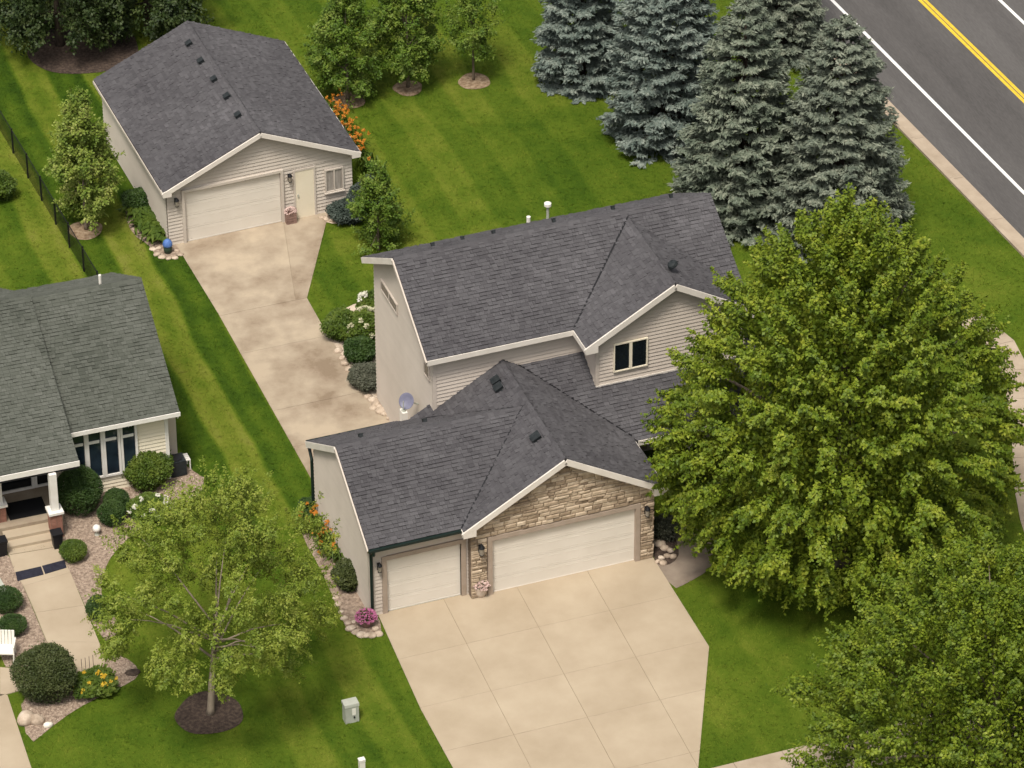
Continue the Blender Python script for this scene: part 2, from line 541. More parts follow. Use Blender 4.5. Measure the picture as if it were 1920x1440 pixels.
def roof_slope(poly, parent, shm=None, exposure=0.13, thick=0.14, name='roof_slope'):
    o, e1, e2, n, p2 = frame2(poly, (0, 0, 1))
    deck = MB().prism(poly, (0, 0, -thick)).build(name, DECK, parent)
    mb = MB()
    t0, t1 = min(p[1] for p in p2), max(p[1] for p in p2)
    row = 0
    t = t0
    rr = random.Random(int(abs(o.x * 100 + o.y * 37)) + 3)
    while t < t1 - 0.01:
        strip = clip(clip(p2, 0, 1, t + exposure), 0, -1, -t)
        if len(strip) > 2:
            s0, s1 = min(p[0] for p in strip), max(p[0] for p in strip)
            s = s0 - rr.uniform(0, 0.3)
            while s < s1:
                w = rr.choice((0.09, 0.12, 0.15, 0.18, 0.22, 0.28))
                tab = clip(clip(strip, 1, 0, s + w - 0.006), -1, 0, -s)
                s += w
                if len(tab) < 3 or area(tab) < 0.0008:
                    continue
                lift = rr.choice((0.010, 0.016, 0.026, 0.038))
                k = len(mb.v)
                for (a, b) in tab:
                    h = 0.004 + lift * (1 - (b - t) / exposure) + 0.004
                    mb.v.append(tuple(o + e1 * a + e2 * b + n * h))
                m = len(tab)
                mb.f.append(tuple(range(k, k + m)))
                for i in range(m):
                    a, b = tab[i], tab[(i + 1) % m]
                    if b[1] < t + 0.01 and a[1] < t + 0.01 or abs(a[0] - b[0]) < 1e-6:
                        j = len(mb.v)
                        mb.v.append(tuple(o + e1 * a[0] + e2 * a[1]))
                        mb.v.append(tuple(o + e1 * b[0] + e2 * b[1]))
                        mb.f.append((k + i, j, j + 1, k + (i + 1) % m))
        t += exposure
        row += 1
    sh = mb.build('shingles', shm or SHINGLE, deck)
    tag(sh, kind='stuff')
    return deck


def ridge_caps(p0, p1, parent, mat=None):
    p0, p1 = Vector(p0), Vector(p1)
    L = (p1 - p0).length
    d = (p1 - p0) / L
    sd = d.cross(Vector((0, 0, 1))).normalized()
    mb = MB()
    n = int(L / 0.2)
    for i in range(n):
        a = p0 + d * (L * i / n)
        b = p0 + d * (L * (i + 1) / n)
        h = 0.036 + random.uniform(0, 0.008)
        for s in (1, -1):
            dn = Vector((0, 0, -0.085))
            mb.add([a + Vector((0, 0, h)), b + Vector((0, 0, h - 0.008)), b + sd * s * 0.16 + dn, a + sd * s * 0.16 + dn + Vector((0, 0, 0.006))], [(0, 1, 2, 3)])
    return tag(mb.build('ridge_cap', mat or SHINGLE, parent), kind='stuff')


def siding(poly, n_hint, parent, mat, exposure=0.14, cut=()):
    """lap boards, one object each; cut = (s0,s1,t0,t1) openings in wall coordinates"""
    o, e1, e2, n, p2 = frame2(poly, n_hint)
    t = min(p[1] for p in p2)
    t1 = max(p[1] for p in p2)
    while t < t1 - 0.02:
        strip = clip(clip(p2, 0, 1, t + exposure), 0, -1, -t - 0.021)  # gap bares the dark backing, drawing a shadow line below each board
        if len(strip) > 2 and area(strip) > 0.002:
            mb = MB()
            vs = [o + e1 * a + e2 * b + n * (0.003 + 0.030 * (1 - (b - t) / exposure)) for a, b in strip]
            vs0 = [o + e1 * a + e2 * b + n * 0.001 for a, b in strip]
            m = len(vs)
            mb.add(vs + vs0, [tuple(range(m))] + [(i, i + m, (i + 1) % m + m, (i + 1) % m) for i in range(m)])
            mb.build('siding_board', mat, parent)
        t += exposure
    return o, e1, e2, n


def wall(poly, n_out, parent, mat, boards=True, thick=0.1, name='wall', exposure=0.14):
    w = MB().prism(poly, -Vector(n_out) * thick).build(name, LAPSHADE if boards else mat, parent)
    if boards:
        siding(poly, n_out, w, mat, exposure)
    return w


def sheet(name, pts, z, mat, kind='structure', parent=None, depth=None):
    mb = MB()
    if depth:
        mb.prism([(p[0], p[1], z) for p in pts], (0, 0, -depth))
    else:
        mb.add([(p[0], p[1], z) for p in pts], [tuple(range(len(pts)))])
    o = mb.build(name, mat, parent)
    if kind and parent is None:
        o['kind'] = kind
    return o


def pxpoly(pts):
    return [(G(*p).x, G(*p).y) for p in pts]


def smooth_poly(pts, it=2):
    for _ in range(it):
        q = []
        for i in range(len(pts)):
            a, b = pts[i], pts[(i + 1) % len(pts)]
            q += [(a[0] * .75 + b[0] * .25, a[1] * .75 + b[1] * .25), (a[0] * .25 + b[0] * .75, a[1] * .25 + b[1] * .75)]
        pts = q
    return pts


NOGRASS = []
ORD = 'first second third fourth fifth sixth seventh eighth ninth tenth eleventh twelfth thirteenth fourteenth fifteenth sixteenth'.split()

# ================================================================== GROUND, ROAD, DRIVEWAYS
ground = sheet('ground', [(-250, -250), (250, -250), (250, 250), (-250, 250)], 0.0, GRASS)

RS = -0.065                                     # the road runs slightly askew to the lot


def rx(x0, y):
    return x0 + RS * (y - 20)


def road_strip(name, xa, xb, z, mat, y0=-200, y1=200, depth=None):
    return sheet(name, [(rx(xa, y0), y0), (rx(xb, y0), y0), (rx(xb, y1), y1), (rx(xa, y1), y1)], z, mat, depth=depth)


road_strip('road', 28.35, 39.0, 0.012, ASPHALT)
kb = thing('kerb', (rx(28, 20), 20, 0), 'pale concrete kerb and gutter along the road edge', 'kerb')
tag(kb, kind='structure')
for i in range(36):
    y0 = -40 + i * 3.0
    y1 = y0 + 2.985
    mb = MB()
    prof = [(27.74, -0.1), (27.74, 0.10), (27.90, 0.11), (27.95, 0.03), (28.36, 0.018), (28.36, -0.1)]
    k = [(rx(x, y0), y0, z) for x, z in prof]
    k2 = [(rx(x, y1), y1, z) for x, z in prof]
    m = len(prof)
    mb.add(k + k2, [tuple(range(m)), tuple(range(2 * m - 1, m - 1, -1))] + [(j, j + m, (j + 1) % m + m, (j + 1) % m) for j in range(m)])
    mb.build('kerb_stone', KERB, kb)
NOGRASS.append([(rx(27.74, -60), -60), (60, -60), (60, 80), (rx(27.74, 80), 80)])
for nm, a, b, mt in (('edge_line', 29.76, 29.90, LINEW), ('centre_line', 32.86, 33.00, LINEY), ('centre_line', 33.04, 33.18, LINEY), ('edge_line', 35.68, 35.82, LINEW)):
    road_strip(nm, a, b, 0.017, mt)


def ribbon(pts, w):
    pts = [Vector((*p, 0)) for p in pts]
    l, r = [], []
    for i, p in enumerate(pts):
        d = (pts[min(i + 1, len(pts) - 1)] - pts[max(i - 1, 0)]).normalized()
        s = Vector((-d.y, d.x, 0)) * (w / 2)
        l.append(p + s)
        r.append(p - s)
    return l, r


# winding footpath beyond the big tree
fp = thing('footpath', (24, 3, 0), 'pale concrete footpath', 'footpath')
tag(fp, kind='structure')
cp = [(24.9, 8.6), (25.25, 6.8), (25.0, 5.2), (24.5, 3.6), (23.9, 2.0), (23.2, 0.4), (22.5, -1.2), (21.95, -2.8),
      (21.5, -4.6), (21.2, -6.5), (21.0, -8.5), (20.9, -10.6)]
l, r = ribbon(cp, 1.0)
for i in range(len(cp) - 1):
    q = [l[i], l[i + 1], r[i + 1], r[i]]
    cx = sum((v for v in q), Vector()) / 4
    sheet('slab', [tuple((cx + (v - cx) * 0.99).xy) for v in q], 0.03, KERB, parent=fp, depth=0.1)
NOGRASS.append([tuple(v.xy) for v in l] + [tuple(v.xy) for v in r[::-1]])

# pavement of the street in front
sw = thing('pavement', (8, -11.5, 0), 'pale pavement along the front street', 'pavement')
tag(sw, kind='structure')
for i in range(26):
    x0 = -16 + i * 1.6
    sheet('slab', [(x0, -12.4), (x0 + 1.585, -12.4), (x0 + 1.585, -10.75), (x0, -10.75)], 0.03, KERB, parent=sw, depth=0.1)
NOGRASS.append([(-60, -40), (60, -40), (60, -10.75), (-60, -10.75)])
sheet('street', [(-120, -14.2), (120, -14.2), (120, -24), (-120, -24)], 0.012, ASPHALT)

# front driveway, slabs cut on a 2.4 m grid
DRV = [(0.24, 0.02), (-0.06, -5.0), (-0.08, -10.73), (6.84, -10.73), (9.46, -5.22), (9.52, -0.15), (9.4, 0.02)]
NOGRASS.append(DRV)
drv = sheet('driveway', DRV, 0.008, JOINT)


def cells(poly, xs, ys, slope):
    """cut a convex polygon by x = x0 + slope*y lines and y lines"""
    out = []
    xs = [-99] + xs + [99]
    ys = [99] + ys + [-99]
    for i in range(len(xs) - 1):
        for j in range(len(ys) - 1):
            c = clip(clip(poly, 1, -slope, xs[i + 1] - 0.006), -1, slope, -xs[i] - 0.006)
            if len(c) > 2: c = clip(clip(c, 0, 1, ys[j] - 0.0035), 0, -1, -ys[j + 1] - 0.0035)
            if len(c) > 2 and area(c) > 0.02:
                out.append(c)
    return out


for c in cells(DRV, [2.45, 4.87, 7.28], [-2.4, -4.9, -7.15, -9.85], 0.035):
    sheet('slab', c, 0.024 + random.uniform(0, 0.003), CONC, parent=drv, depth=0.1)

# long driveway to the detached garage
BDR = [(0.52, 5.5), (4.02, 5.5), (4.05, 9.6), (3.9, 11.8), (3.68, 15.42), (3.72, 17.9), (6.05, 22.62), (6.3, 22.95), (0.40, 22.82), (0.52, 22.0)]
NOGRASS.append(BDR)
bdr = sheet('driveway', BDR, 0.008, JOINT)
CONV = [[(0.52, 5.5), (4.02, 5.5), (4.05, 9.6), (0.52, 9.6)], [(0.52, 9.6), (4.05, 9.6), (3.9, 11.8), (0.52, 11.8)],
        [(0.52, 11.8), (3.9, 11.8), (3.68, 15.42), (0.52, 15.42)], [(0.52, 15.42), (3.68, 15.42), (3.72, 17.9), (0.52, 17.9)],
        [(0.52, 17.9), (3.30, 17.9), (4.45, 22.85), (0.40, 22.82)], [(3.30, 17.9), (3.72, 17.9), (6.05, 22.62), (6.3, 22.95), (4.45, 22.85)]]
for c in CONV:
    m = Vector((sum(p[0] for p in c) / len(c), sum(p[1] for p in c) / len(c)))
    sheet('slab', [(m.x + (p[0] - m.x) * 0.996, m.y + (p[1] - m.y) * 0.996) for p in c], 0.024 + random.uniform(0, 0.003), CONC2, parent=bdr, depth=0.1)

# dark concrete side walk right of the garage
SWK = smooth_poly(pxpoly([(1222, 1046), (1262, 1106), (1285, 1096), (1330, 1070), (1370, 1010), (1300, 985), (1232, 1000)]), 1)
NOGRASS.append(SWK)
tag(sheet('path', SWK, 0.018, CONC3))


# ================================================================== MAIN HOUSE
house = thing('house', (4.0, 5.3, 0), 'large two-storey beige house with charcoal roofs and stone-faced attached garage', 'house')
PIT_G = (4.917 - 2.913) / 3.419
# garage wing (ridge left-right)
xe, ym, zew, zrw, yef = -0.118, 2.781, 2.908, 4.784, -0.313
yeb = 2 * ym - yef
xa, yfa, za, wa, zea = 6.398, -0.533, 4.917, 3.419, 2.913
yh = 5.273
roof_slope([(xe, yef, zew), (2.98, yef, zew), (6.17, ym, zrw), (xe, ym, zrw)], house)
roof_slope([(xe, yeb, zew), (2.98, yeb, zew), (6.17, ym, zrw), (xe, ym, zrw)], house)
# cross gable over the wide door (ridge front-back)
zl = lambda x: za - abs(x - xa) * (za - zea) / wa
roof_slope([(2.979, yfa, zea), (xa, yfa, za), (xa, ym, za), (6.17, ym, zl(6.17)), (2.979, yef, zea)], house)
roof_slope([(6.17, ym, zl(6.17)), (xa, ym, za), (xa, yh, za), (3.60, yh, zl(3.60))], house)
roof_slope([(3.60, yh, zl(3.60)), (4.02, yh, zl(4.02)), (4.02, 5.62, zl(4.02)), (3.24, 5.62, zl(3.24))], house)
sp = 0.588
zp = lambda y: 3.915 + (y - 4.124) * sp
xr_e = xa + wa
roof_slope([(xa, yfa, za), (xr_e, yfa, zea), (xr_e, 2.42, zea), (6.956, yh, 4.59), (xa, yh, za)], house)
# entrance roof below the bay
roof_slope([(6.956, yh, zp(yh)), (xr_e, 2.42, zp(2.42)), (9.95, 2.27, zp(2.27)), (15.0, 2.27, zp(2.27)), (15.0, yh, zp(yh))], house)
ridge_caps((xe, ym, zrw), (6.2, ym, zrw), house)
ridge_caps((xa, yfa, za), (xa, yh, za), house)
vf = MB()
vf.beam((2.98, yef, zew + 0.03), (6.19, ym, zrw + 0.025), 0.06, 0.012)
vf.beam((3.6, yh, zl(3.6) + 0.03), (6.17, ym, zrw + 0.025), 0.05, 0.012)
vf.beam((9.82, 2.42, zea + 0.03), (6.956, yh, 4.62), 0.06, 0.012)
vf.beam((8.757, 4.976, 5.76), (11.82, 8.0, 7.58), 0.06, 0.012)
vf.build('valley_flashing', BLACKM, house)

# two-storey block
xl, xr, yf2, zeh, yr, zrh = 3.731, 14.826, 4.976, 5.726, 8.202, 7.674
yb2 = 2 * yr - yf2
xba, wba, zba, yba, zbe = 11.824, 3.068, 7.535, 3.824, 5.735
zm = lambda y: zeh + (y - yf2) * (zrh - zeh) / (yr - yf2)
ybr = yf2 + (zba - zeh) / ((zrh - zeh) / (yr - yf2))
roof_slope([(xl, yf2, zeh), (xba - wba, yf2, zeh), (xba, ybr, zba), (xba, yr, zrh), (xl, yr, zrh)], house)
roof_slope([(xba, ybr, zba), (xr, yf2 + 0.06, zm(yf2 + 0.06)), (xr, yr, zrh), (xba, yr, zrh)], house)
roof_slope([(xl, yb2, zeh), (xr, yb2, zeh), (xr, yr, zrh), (xl, yr, zrh)], house)
ridge_caps((xl, yr, zrh), (xr, yr, zrh), house)
# bay roof
roof_slope([(xba - wba, yba, zbe), (xba - wba, yf2, zbe), (xba, ybr, zba), (xba, yba, zba)], house)
roof_slope([(xba + wba, yba, zbe), (xba + wba, yf2, zbe), (xba, ybr, zba), (xba, yba, zba)], house)
ridge_caps((xba, yba, zba), (xba, ybr, zba), house)

# walls
XW, YB = 4.033, 11.18
hw_front = wall([(XW, yh, 2.0), (9.3, yh, 2.0), (9.3, yh, 5.66), (XW, yh, 5.66)], (0, -1, 0), house, SIDING)
zg = lambda y: zrh - 0.14 - abs(y - yr) * (zrh - zeh) / (yr - yf2)
hw_left = wall([(XW, yh, 0), (XW, YB, 0), (XW, YB, zg(YB)), (XW, yr, zg(yr)), (XW, yh, zg(yh))], (-1, 0, 0), house, SIDING)
wall([(XW + 0.1, YB, 0), (14.5, YB, 0), (14.5, YB, 5.6), (XW + 0.1, YB, 5.6)], (0, 1, 0), house, SIDING, boards=False)
wall([(14.5, yh, 0), (14.5, YB, 0), (14.5, YB, zg(YB)), (14.5, yr, zg(yr)), (14.5, yh, zg(yh))], (1, 0, 0), house, SIDING, boards=False)
XBL, XBR, YBF, ZBB = 9.224, 14.42, 4.124, 3.915
zbw = lambda x: zba - 0.13 - abs(x - xba) * (zba - zbe) / wba
bay = wall([(XBL, YBF, ZBB - 0.1), (XBR, YBF, ZBB - 0.1), (XBR, YBF, zbw(XBR)), (xba, YBF, zbw(xba)), (XBL, YBF, zbw(XBL))], (0, -1, 0), house, SIDING)
wall([(XBL, YBF + 0.1, 3.6), (XBL, yh, 3.6), (XBL, yh, 5.72), (XBL, YBF + 0.1, 5.72)], (-1, 0, 0), house, SIDING)
wall([(XBR, YBF + 0.1, 3.6), (XBR, yh, 3.6), (XBR, yh, 5.72), (XBR, YBF + 0.1, 5.72)], (1, 0, 0), house, SIDING, boards=False)
# ground floor front behind the entrance roof, with two posts
wall([(9.56, yh, 0), (14.4, yh, 0), (14.4, yh, 3.7), (9.56, yh, 3.7)], (0, -1, 0), house, SIDING, boards=False)
MB().box(10.6, 11.5, yh - 0.05, yh - 0.02, 0.1, 2.15).build('front_door', DOORTRIM, house)
for x in (11.9, 14.7):
    MB().box(x - 0.08, x + 0.08, 2.5, 2.66, 0, 2.85).build('porch_post', WHITE, house)
# garage walls
zw = lambda y: zrw - 0.15 - abs(y - ym) * (zrw - zew) / (ym - yef)
wall([(0, 0, 0), (0, 2 * ym, 0), (0, 2 * ym, zw(2 * ym)), (0, ym, zw(ym)), (0, 0, zw(0))], (-1, 0, 0), house, SIDING)
wall([(0.1, 2 * ym, 0), (4.0, 2 * ym, 0), (4.0, 2 * ym, 2.8), (0.1, 2 * ym, 2.8)], (0, 1, 0), house, SIDING, boards=False)
wall([(0.1, 0, 0), (0.556, 0, 0), (0.556, 0, 2.85), (0.1, 0, 2.85)], (0, -1, 0), house, SIDING)
wall([(3.049, 0, 0), (3.29, 0, 0), (3.29, 0, 2.85), (3.049, 0, 2.85)], (0, -1, 0), house, SIDINGD)
wall([(0.556, 0, 2.15), (3.049, 0, 2.15), (3.049, 0, 2.85), (0.556, 0, 2.85)], (0, -1, 0), house, SIDING)
wall([(9.54, -0.16, 0), (9.54, yh, 0), (9.54, yh, 2.85), (9.54, -0.16, 2.85)], (1, 0, 0), house, SIDING, boards=False)

# trims
tr = MB()
RK = 0.20


def rake(p0, p1, parent, mat=TRIM, h=RK, drop=0.11, w=0.05):
    p0, p1 = Vector(p0), Vector(p1)
    MB().beam(p0 - Vector((0, 0, drop)), p1 - Vector((0, 0, drop)), w, h).build('rake_board', mat, parent)


e = 0.03
rake((2.95, yfa - e, zea - 0.01), (xa, yfa - e, za), house)
rake((xr_e + 0.03, yfa - e, zea - 0.01), (xa, yfa - e, za), house)
rake((xl - e, yf2, zeh), (xl - e, yr, zrh), house, SIDING, h=0.12, drop=0.09)
rake((xl - e, yb2, zeh), (xl - e, yr, zrh), house)
rake((xr - 0.06, yf2, zeh), (xr - 0.06, yr, zrh), house, SIDING, drop=0.25)
rake((xba - wba - 0.03, yba - e, zbe), (xba, yba - e, zba), house)
rake((xba + wba + 0.03, yba - e, zbe), (xba, yba - e, zba), house)
rake((xe - e, yef, zew), (xe - e, ym, zrw), house, SIDING, h=0.12, drop=0.09)
rake((xe - e, yeb, zew), (xe - e, ym, zrw), house)
# eave returns at the foot of each front rake
for (x, y, z, s) in ((2.98, yfa, zea, 1), (xr_e, yfa, zea, -1), (xba - wba, yba, zbe, 1), (xba + wba, yba, zbe, -1)):
    mb = MB()
    p = [(x - 0.03 * s, y - 0.056, z - 0.01), (x - 0.03 * s, y - 0.056, z - 0.22), (x + 0.40 * s, y - 0.056, z - 0.22), (x + 0.40 * s, y - 0.056, z + 0.10)]
    mb.prism(p, (0, 0.25, 0))
    mb.build('eave_return', TRIM, house)
# fascias and soffits
MB().box(xl, xba - wba + 0.02, yf2 - 0.035, yf2 - 0.003, zeh - 0.19, zeh - 0.005).build('fascia', TRIM, house)
MB().box(xl, xba - wba, yf2, yh, zeh - 0.19, zeh - 0.16).build('soffit', TRIM, house)
MB().box(xba - wba - 0.035, xba - wba - 0.003, yba, yf2 - 0.04, zbe - 0.19, zbe - 0.005).build('fascia', TRIM, house)
MB().box(xl, xr, yb2 + 0.003, yb2 + 0.035, zeh - 0.19, zeh - 0.005).build('fascia', TRIM, house)
MB().box(xr_e + 0.003, xr_e + 0.035, yfa, 2.3, zea - 0.19, zea - 0.005).build('fascia', TRIM, house)
MB().box(9.98, 15.0, 2.235, 2.267, zp(2.27) - 0.19, zp(2.27) - 0.005).build('fascia', TRIM, house)
MB().box(XBL - 0.02, XBR, YBF - 0.045, YBF - 0.003, ZBB - 0.12, ZBB + 0.06).build('skirt_board', TRIM, house)
MB().box(XBL - 0.03, XBL + 0.09, YBF - 0.035, YBF + 0.09, ZBB + 0.06, 5.5).build('corner_board', SIDING, house)
MB().box(XW - 0.035, XW + 0.09, yh - 0.035, yh + 0.09, 3.0, 5.5).build('corner_board', SIDING, house)
MB().box(-0.035, 0.09, -0.035, 0.09, 0, 2.7).build('corner_board', SIDING, house)
# gutters and downspouts
MB().box(xe - 0.02, 2.95, yef - 0.10, yef - 0.004, zew - 0.10, zew - 0.01).build('gutter', GREENM, house)
MB().box(xe - 0.02, 2.9, yeb + 0.004, yeb + 0.10, zew - 0.10, zew - 0.01).build('gutter', GREENM, house)
MB().tube([(0.03, yef - 0.05, 2.82), (0.03, yef - 0.05, 2.68), (0.03, -0.09, 2.5), (0.03, -0.09, 0.15), (0.0, -0.2, 0.05)], 0.055, 6).build('downspout', GREENM, house)
MB().tube([(-0.07, yeb + 0.05, 2.82), (-0.06, yeb + 0.03, 2.7), (-0.06, 2 * ym + 0.06, 2.35), (-0.06, 2 * ym + 0.06, 0.1)], 0.055, 6).build('downspout', GREENM, house)


def window(parent, o, e1, n, w, h, cols=1, rows=(1.0,), frame=0.06, glass=GLASS, fmat=WHITE, bar=0.045, depth=0.05, sill=True):
    """o = lower left corner on the wall, e1 along the wall, n outward"""
    o, e1, n = Vector(o), Vector(e1).normalized(), Vector(n).normalized()
    up = Vector((0, 0, 1))
    win = MB().obox(o - e1 * frame - up * frame, e1 * (w + 2 * frame), up * (h + 2 * frame), n * 0.022).build('window', fmat, parent)
    fr = MB()
    fr.obox(o - e1 * frame - up * frame + n * 0.024, e1 * frame, up * (h + 2 * frame), n * depth)
    fr.obox(o + e1 * w - up * frame + n * 0.024, e1 * frame, up * (h + 2 * frame), n * depth)
    fr.obox(o - up * frame + n * 0.024, e1 * w, up * frame, n * depth)
    fr.obox(o + up * h + n * 0.024, e1 * w, up * frame, n * depth)
    cw = w / cols
    for i in range(1, cols):
        fr.obox(o + e1 * (cw * i - bar / 2) + n * 0.024, e1 * bar, up * h, n * (depth - 0.003))
    hh = 0
    for k in rows[:-1]:
        hh += k * h
        for i in range(cols):
            fr.obox(o + e1 * (cw * i + (bar / 2 if i else 0)) + up * (hh - bar / 2) + n * 0.024, e1 * (cw - bar * (0.5 if cols == 1 or i in (0, cols - 1) else 1)), up * bar, n * (depth - 0.006))
    fr.build('frame', fmat, win)
    hh = 0
    for k in rows:
        for i in range(cols):
            MB().obox(o + e1 * (cw * i + 0.012) + up * (hh + 0.012) + n * 0.026, e1 * (cw - 0.024), up * (k * h - 0.024), n * 0.012).build('pane', glass, win)
        hh += k * h
    if sill:
        MB().obox(o - e1 * (frame + 0.03) - up * (frame + 0.04) + n * 0.024, e1 * (w + 2 * frame + 0.06), up * 0.038, n * 0.09).build('sill', fmat, win)
    return win


# bay window, sized on the wall plane
a = hit(1151, 694, (0, YBF, 0), (0, 1, 0))
b = hit(1211, 640, (0, YBF, 0), (0, 1, 0))
window(house, (a.x, YBF - 0.02, a.z), (1, 0, 0), (0, -1, 0), b.x - a.x, 1.02, cols=2, frame=0.04, bar=0.10, sill=False, fmat=CREAM)
# two narrow windows high on the left gable wall
a = hit(747, 590, (XW, 0, 0), (1, 0, 0))
b = hit(718, 540, (XW, 0, 0), (1, 0, 0))
window(house, (XW - 0.02, b.y, a.z + 0.05), (0, -1, 0), (-1, 0, 0), b.y - a.y, 0.34, cols=2, frame=0.045, glass=SHADEG, fmat=SIDING, bar=0.06, depth=0.03, sill=False)
window(house, (XW - 0.02, yh + 0.72, 4.55), (0, -1, 0), (-1, 0, 0), 0.42, 0.85, frame=0.045, glass=SHADEG, fmat=SIDING, depth=0.03, sill=False)


def garage_door(parent, x0, x1, y, h, T=None, cols=8, trim=DOORTRIM, tw=0.16, mat=None):
    T = T or (lambda x, y, z: Vector((x, y, z)))
    fr = MB()
    fr.box(x0 - tw, x0, y - 0.16, y + 0.05, 0, h + tw, T)
    fr.box(x1, x1 + tw, y - 0.16, y + 0.05, 0, h + tw, T)
    fr.box(x0, x1, y - 0.16, y + 0.05, h, h + tw, T)
    d = fr.build('garage_door', trim, parent)
    n = 4
    for i in range(n):
        z0, z1 = h * i / n + 0.012 * (i == 0), h * (i + 1) / n - 0.010
        mb = MB()
        mb.box(x0, x1, y - 0.03, y + 0.02, z0, z1, T)
        cw = (x1 - x0) / cols
        for k in range(cols):
            cx0, cx1 = x0 + cw * k + 0.07, x0 + cw * (k + 1) - 0.07
            for zz in (z0 + 0.09, z1 - 0.12):
                mb.box(cx0, cx1, y - 0.036, y - 0.031, zz, zz + 0.018, T)
        mb.build('door_section', mat or DOOR, d)
    MB().box(x0, x1, y - 0.045, y - 0.031, 0.0, 0.045, T).build('weather_strip', TRIM, d)
    return d


garage_door(house, 0.556, 3.049, 0.10, 2.12, cols=4)
garage_door(house, 4.014, 8.894, -0.16, 2.16, cols=8)

# stone facing round the wide door: three convex fields of separate stones
YS = -0.266
sf = MB()
zst = lambda x: za - 0.16 - abs(x - xa) * PIT_G
sf.prism([(3.29, YS, 0), (3.85, YS, 0), (3.85, YS, 2.32), (3.29, YS, 2.32)], (0, 0.25, 0))
sf.prism([(9.06, YS, 0), (9.54, YS, 0), (9.54, YS, 2.32), (9.06, YS, 2.32)], (0, 0.25, 0))
sf.prism([(3.29, YS, 2.32), (9.54, YS, 2.32), (9.54, YS, zst(9.54)), (xa, YS, zst(xa)), (3.29, YS, zst(3.29))], (0, 0.25, 0))
stonewall = sf.build('stone_facing', MORTAR, house)
rr = random.Random(11)


def stones(poly):
    z = min(p[1] for p in poly)
    z1 = max(p[1] for p in poly)
    n = 0
    while z < z1:
        h = rr.choice((0.08, 0.10, 0.13, 0.16))
        row = clip(clip(poly, 0, 1, z + h), 0, -1, -z)
        if len(row) > 2:
            s, s1 = min(p[0] for p in row) - rr.uniform(0, 0.15), max(p[0] for p in row)
            while s < s1:
                w = rr.uniform(0.20, 0.54) * (1 if h > 0.1 else 1.15)
                c = clip(clip(row, 1, 0, s + w), -1, 0, -s)
                s += w
                if len(c) > 2 and area(c) > 0.006:
                    m = (sum(p[0] for p in c) / len(c), sum(p[1] for p in c) / len(c))
                    d = rr.uniform(0.02, 0.065)
                    g = 0.007
                    hx = max(abs(p[0] - m[0]) for p in c)
                    hz = max(abs(p[1] - m[1]) for p in c)
                    k1x, k1z = max(0.6, 1 - g / hx), max(0.6, 1 - g / hz)
                    k2x, k2z = max(0.5, 1 - 0.035 / hx), max(0.5, 1 - 0.035 / hz)
                    vs = [(m[0] + (p[0] - m[0]) * k1x, YS - 0.001, m[1] + (p[1] - m[1]) * k1z) for p in c]
                    vm = [(m[0] + (p[0] - m[0]) * k1x, YS - d * 0.6, m[1] + (p[1] - m[1]) * k1z) for p in c]
                    vt = [(m[0] + (p[0] - m[0]) * k2x + rr.uniform(-.006, .006), YS - d - rr.uniform(0, 0.015), m[1] + (p[1] - m[1]) * k2z + rr.uniform(-.006, .006)) for p in c]
                    q = len(c)
                    MB().add(vs + vm + vt, [tuple(range(2 * q, 3 * q))] + [(i + a * q, (i + 1) % q + a * q, (i + 1) % q + (a + 1) * q, i + (a + 1) * q) for i in range(q) for a in (0, 1)]).build('stone', STONE, stonewall)
                    n += 1
        z += h
    return n


nst = stones([(3.29, 0.02), (3.84, 0.02), (3.84, 2.32), (3.29, 2.32)]) + stones([(9.07, 0.02), (9.54, 0.02), (9.54, 2.32), (9.07, 2.32)])
nst += stones([(3.29, 2.34), (9.54, 2.34), (9.54, zst(9.54)), (xa, zst(xa)), (3.29, zst(3.29))])


def lantern(parent, p, n, T=None, s=1.0):
    p, n = Vector(p), Vector(n)
    up = Vector((0, 0, 1))
    e1 = n.cross(up)
    d = MB()
    d.obox(p - e1 * 0.05 * s - up * 0.12 * s, e1 * 0.10 * s, up * 0.26 * s, n * 0.03)
    d.beam(p + up * 0.1 * s, p + up * 0.16 * s + n * 0.13 * s, 0.025, 0.025)
    c = p + n * 0.14 * s
    d.lathe([(0.02 * s, 0.22 * s), (0.085 * s, 0.12 * s), (0.09 * s, 0.10 * s)][::-1], c, 8)
    d.lathe([(0.06 * s, -0.14 * s), (0.07 * s, -0.11 * s)], c, 8)
    la = d.build('wall_lantern', BLACKM, parent)
    MB().lathe([(0.058 * s, -0.108 * s), (0.078 * s, 0.098 * s)], c, 8).build('lantern_glass', LAMPG, la)


lantern(house, hit(709, 1061, (0, 0, 0), (0, 1, 0)) + Vector((0, -0.02, 0)), (0, -1, 0), s=1.0)
lantern(house, hit(900, 1028, (0, -0.34, 0), (0, 1, 0)) + Vector((0, 0.0, 0)), (0, -1, 0), s=1.2)
lantern(house, hit(1211, 956, (0, -0.34, 0), (0, 1, 0)) + Vector((0, 0.0, 0)), (0, -1, 0), s=1.1)


